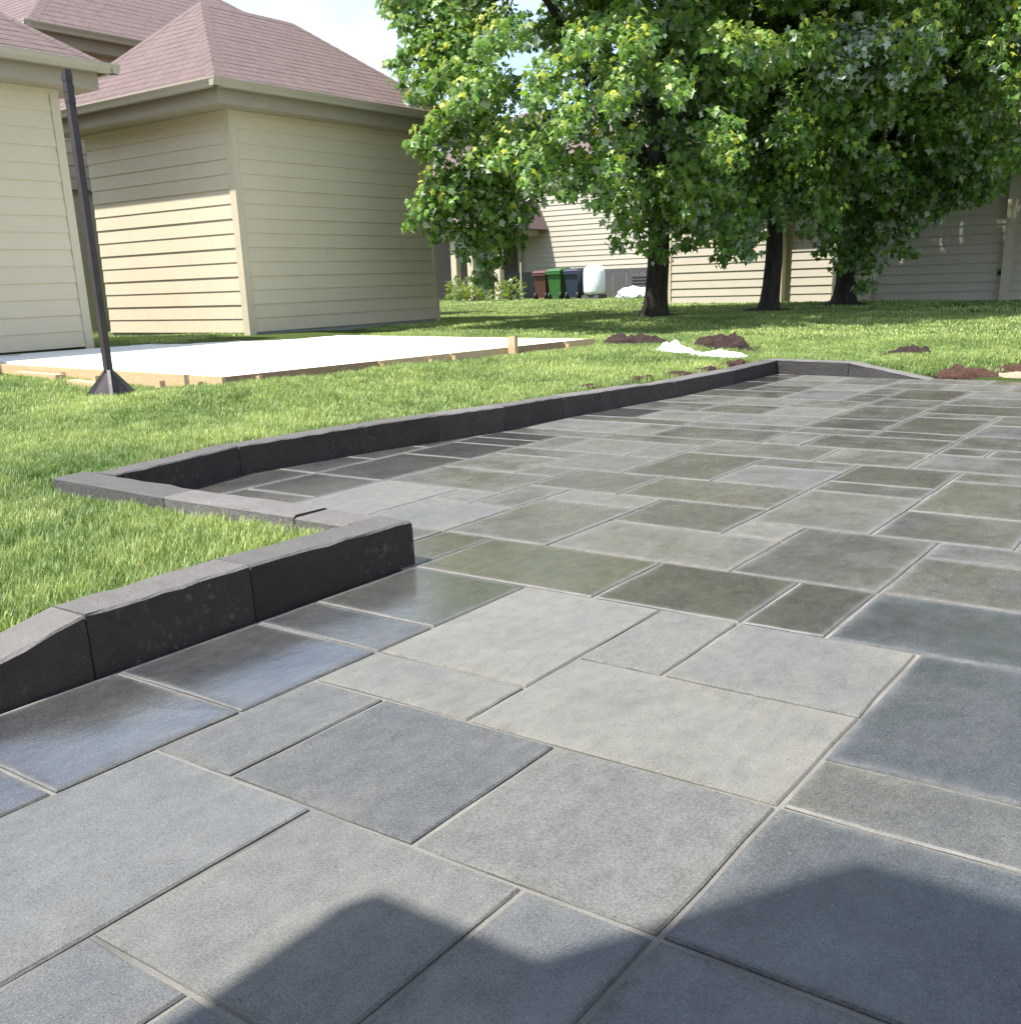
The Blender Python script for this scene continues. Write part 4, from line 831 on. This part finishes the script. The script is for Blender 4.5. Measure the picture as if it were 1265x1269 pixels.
# ------------------------------------------------------------------ grass: tufts of blades scattered over the lawn sheet
def tuft(seed, n, hgt, spread, wd, straw=.06):
    rg = np.random.default_rng(seed); V, Fc, T = [], [], []
    for i in range(n):
        a = rg.random()*6.283; r_ = spread*rg.random()**.5; b = np.array([math.cos(a)*r_, math.sin(a)*r_, -.004]); h_ = hgt*rg.uniform(.5, 1.15); ln = rg.uniform(.1, .75)*h_
        a2 = rg.random()*6.283; le = np.array([math.cos(a2), math.sin(a2), 0]); sd = np.array([-le[1], le[0], 0])*wd*rg.uniform(.7, 1.3)
        m = b+le*ln*.35+np.array([0, 0, h_*.6]); tp = b+le*ln+np.array([0, 0, h_*rg.uniform(.8, 1)]); k = len(V)
        V += [b-sd, b+sd, m+sd*.8, m-sd*.8, tp]; Fc += [(k, k+1, k+2), (k, k+2, k+3), (k+3, k+2, k+4)]
        dry = 1.0 if rg.random() < straw else rg.random()*.18; T += [[rg.random()**1.5, dry, 0, 1]]*5
    me = np_mesh('grass_tuft', np.array(V), np.array(Fc), M['grass']); at = me.color_attributes.new('tint', 'FLOAT_COLOR', 'POINT'); at.data.foreach_set('color', np.array(T, np.float32).ravel()); return bpy.data.objects.new('grass_tuft', me)
def scatter(name, tufts, y0, y1, x0, x1, dens, smin, smax, seed, keep=None):
    rg = np.random.default_rng(seed); n = int((y1-y0)*(x1-x0)*dens); Y = rg.uniform(y0, y1, n); X = rg.uniform(x0, x1, n)
    ok = ~inside(Y, X, PATIO2)
    for poly in BLOCK: ok &= ~inside(Y, X, poly)
    for yy, xx, ra in HOLES: ok &= ((Y-yy)**2 + (X-xx)**2) > ra*ra
    if keep: ok &= keep(Y, X)
    Y, X = Y[ok], X[ok]; Z = H_arr(Y, X); n = len(Y)
    nz1 = np.array([mnoise.noise(Vector((a*.9, b*.9, 1))) + .6*mnoise.noise(Vector((a*4, b*4, 5))) for a, b in zip(X, Y)])
    hue = np.clip(.5 + .65*nz1 + rg.normal(0, .17, n), 0, 1); sc = rg.uniform(smin, smax, n)*(1+.2*nz1)
    me = bpy.data.meshes.new(name); me.vertices.add(n); me.vertices.foreach_set('co', np.stack([X, Y, Z], -1).astype(np.float32).ravel())
    for nm, ar in (('hue', hue), ('sc', sc), ('rz', rg.uniform(0, 6.28, n))): me.attributes.new(nm, 'FLOAT', 'POINT').data.foreach_set('value', ar.astype(np.float32))
    o = link(name, me); tag(o, kind='stuff', label='dry straw coloured grass patches along the kerb' if 'dry' in name else 'short mown grass of the lawn', cat='grass')
    cl = bpy.data.collections.new(name+'_tufts')
    for q in tufts: cl.objects.link(q)
    ng = bpy.data.node_groups.new(name, 'GeometryNodeTree'); ng.interface.new_socket('Geometry', in_out='INPUT', socket_type='NodeSocketGeometry'); ng.interface.new_socket('Geometry', in_out='OUTPUT', socket_type='NodeSocketGeometry')
    N = ng.nodes.new; gi, go, ip, ci = N('NodeGroupInput'), N('NodeGroupOutput'), N('GeometryNodeInstanceOnPoints'), N('GeometryNodeCollectionInfo')
    ci.inputs['Collection'].default_value = cl; ci.inputs['Separate Children'].default_value = True; ci.inputs['Reset Children'].default_value = True; ip.inputs['Pick Instance'].default_value = True
    a1_, a2_ = N('GeometryNodeInputNamedAttribute'), N('GeometryNodeInputNamedAttribute'); a1_.data_type = a2_.data_type = 'FLOAT'; a1_.inputs['Name'].default_value = 'sc'; a2_.inputs['Name'].default_value = 'rz'
    cx_ = N('ShaderNodeCombineXYZ'); L = ng.links.new
    L(gi.outputs[0], ip.inputs['Points']); L(ci.outputs[0], ip.inputs['Instance']); L(a2_.outputs['Attribute'], cx_.inputs['Z']); L(cx_.outputs[0], ip.inputs['Rotation']); L(a1_.outputs['Attribute'], ip.inputs['Scale']); L(ip.outputs[0], go.inputs[0])
    md = o.modifiers.new('scatter', 'NODES'); md.node_group = ng; print(name, n); return o
PATIO2 = [(-5, 9), (-5, -2.5), (.55, -2.5), (.75, -2.665), (2.60, -2.665), (2.60, -4.62), (2.84, -4.66), (3.75, -4.785), (4.6, -4.675), (5.2, -4.535), (5.77, -4.415), (6.5, -4.40), (7.2, -4.34), (8.0, -4.24), (9.2, -4.235), (10.51, -4.25), (10.31, -3.29), (10.22, -2.53), (10.4, -1.5), (10.5, 9)]
BLOCK = [[(5.66, -7.07), (10.9, -6.6), (10.95, -12.3), (6.1, -12.5)], [(2.9, -12.46), (8.0, -12.46), (8.0, -17.5), (2.9, -17.5)], [(10.36, -12.2), (14.8, -12.2), (14.8, -16), (10.36, -16)]]
HOLES = [(11.35, -6.35, .28), (11.35, -5.2, .26), (10.3, -2.12, .2), (10.35, -1.8, .3), (10.3, -2.5, .15), (10.5, -1.4, .4), (10.5, -1.0, .4), (10.72, -1.9, .18), (17.4, -9.25, .45), (19.4, -7.9, .5), (22.3, -7.45, .55), (9.85, -4.36, .17), (9.15, -4.33, .14), (8.55, -4.35, .15), (7.9, -4.36, .12), (7.2, -4.45, .09), (9.6, -4.36, .1), (8.75, -4.35, .1)]
near_t = [tuft(s, 36, .056, .05, .0015) for s in range(5)]; mid_t = [tuft(20+s, 42, .054, .075, .0021) for s in range(4)]; far_t = [tuft(40+s, 34, .052, .13, .0045) for s in range(4)]; vfar_t = [tuft(60+s, 24, .06, .22, .011) for s in range(4)]
scatter('grass', near_t, -.5, 4.6, -7.2, -2.6, 620, .75, 1.2, 1)
scatter('grass', mid_t, 1.0, 12.5, -10.5, -2.3, 330, .75, 1.2, 2, lambda Y, X: ~((Y < 4.6) & (X > -7.2)))
scatter('grass', mid_t, 10.2, 12.8, -4.5, 2, 300, .75, 1.2, 5)
scatter('grass', far_t, 8, 19, -18, 3, 75, .7, 1.1, 3, lambda Y, X: (Y > 12.4) | (X < -12.3))
scatter('grass', vfar_t, 19, 38, -32, 3, 16, .7, 1.0, 4, lambda Y, X: (Y < 25) | (X < -14.0))
dry_t = [tuft(80+s_, 30, .045, .06, .0026, .85) for s_ in range(3)]
BLOTS = [(2.45, -4.45, .10, .16), (2.3, -4.2, .07, .2), (6.6, -4.62, .5, .07), (8.3, -4.42, .6, .06), (9.6, -4.42, .6, .07), (10.6, -3.0, .07, .4), (5.1, -4.68, .4, .05), (2.1, -5.6, .25, .3), (10.55, -1.9, .06, .5)]
scatter('dry_grass', dry_t, 1.6, 10.9, -6.2, -1.2, 520, .7, 1.1, 9, lambda Y, X: np.any([((Y-y)/a)**2 + ((X-x)/b)**2 < RNG.random(len(Y)) for y, x, a, b in BLOTS], axis=0))
print('scene built')
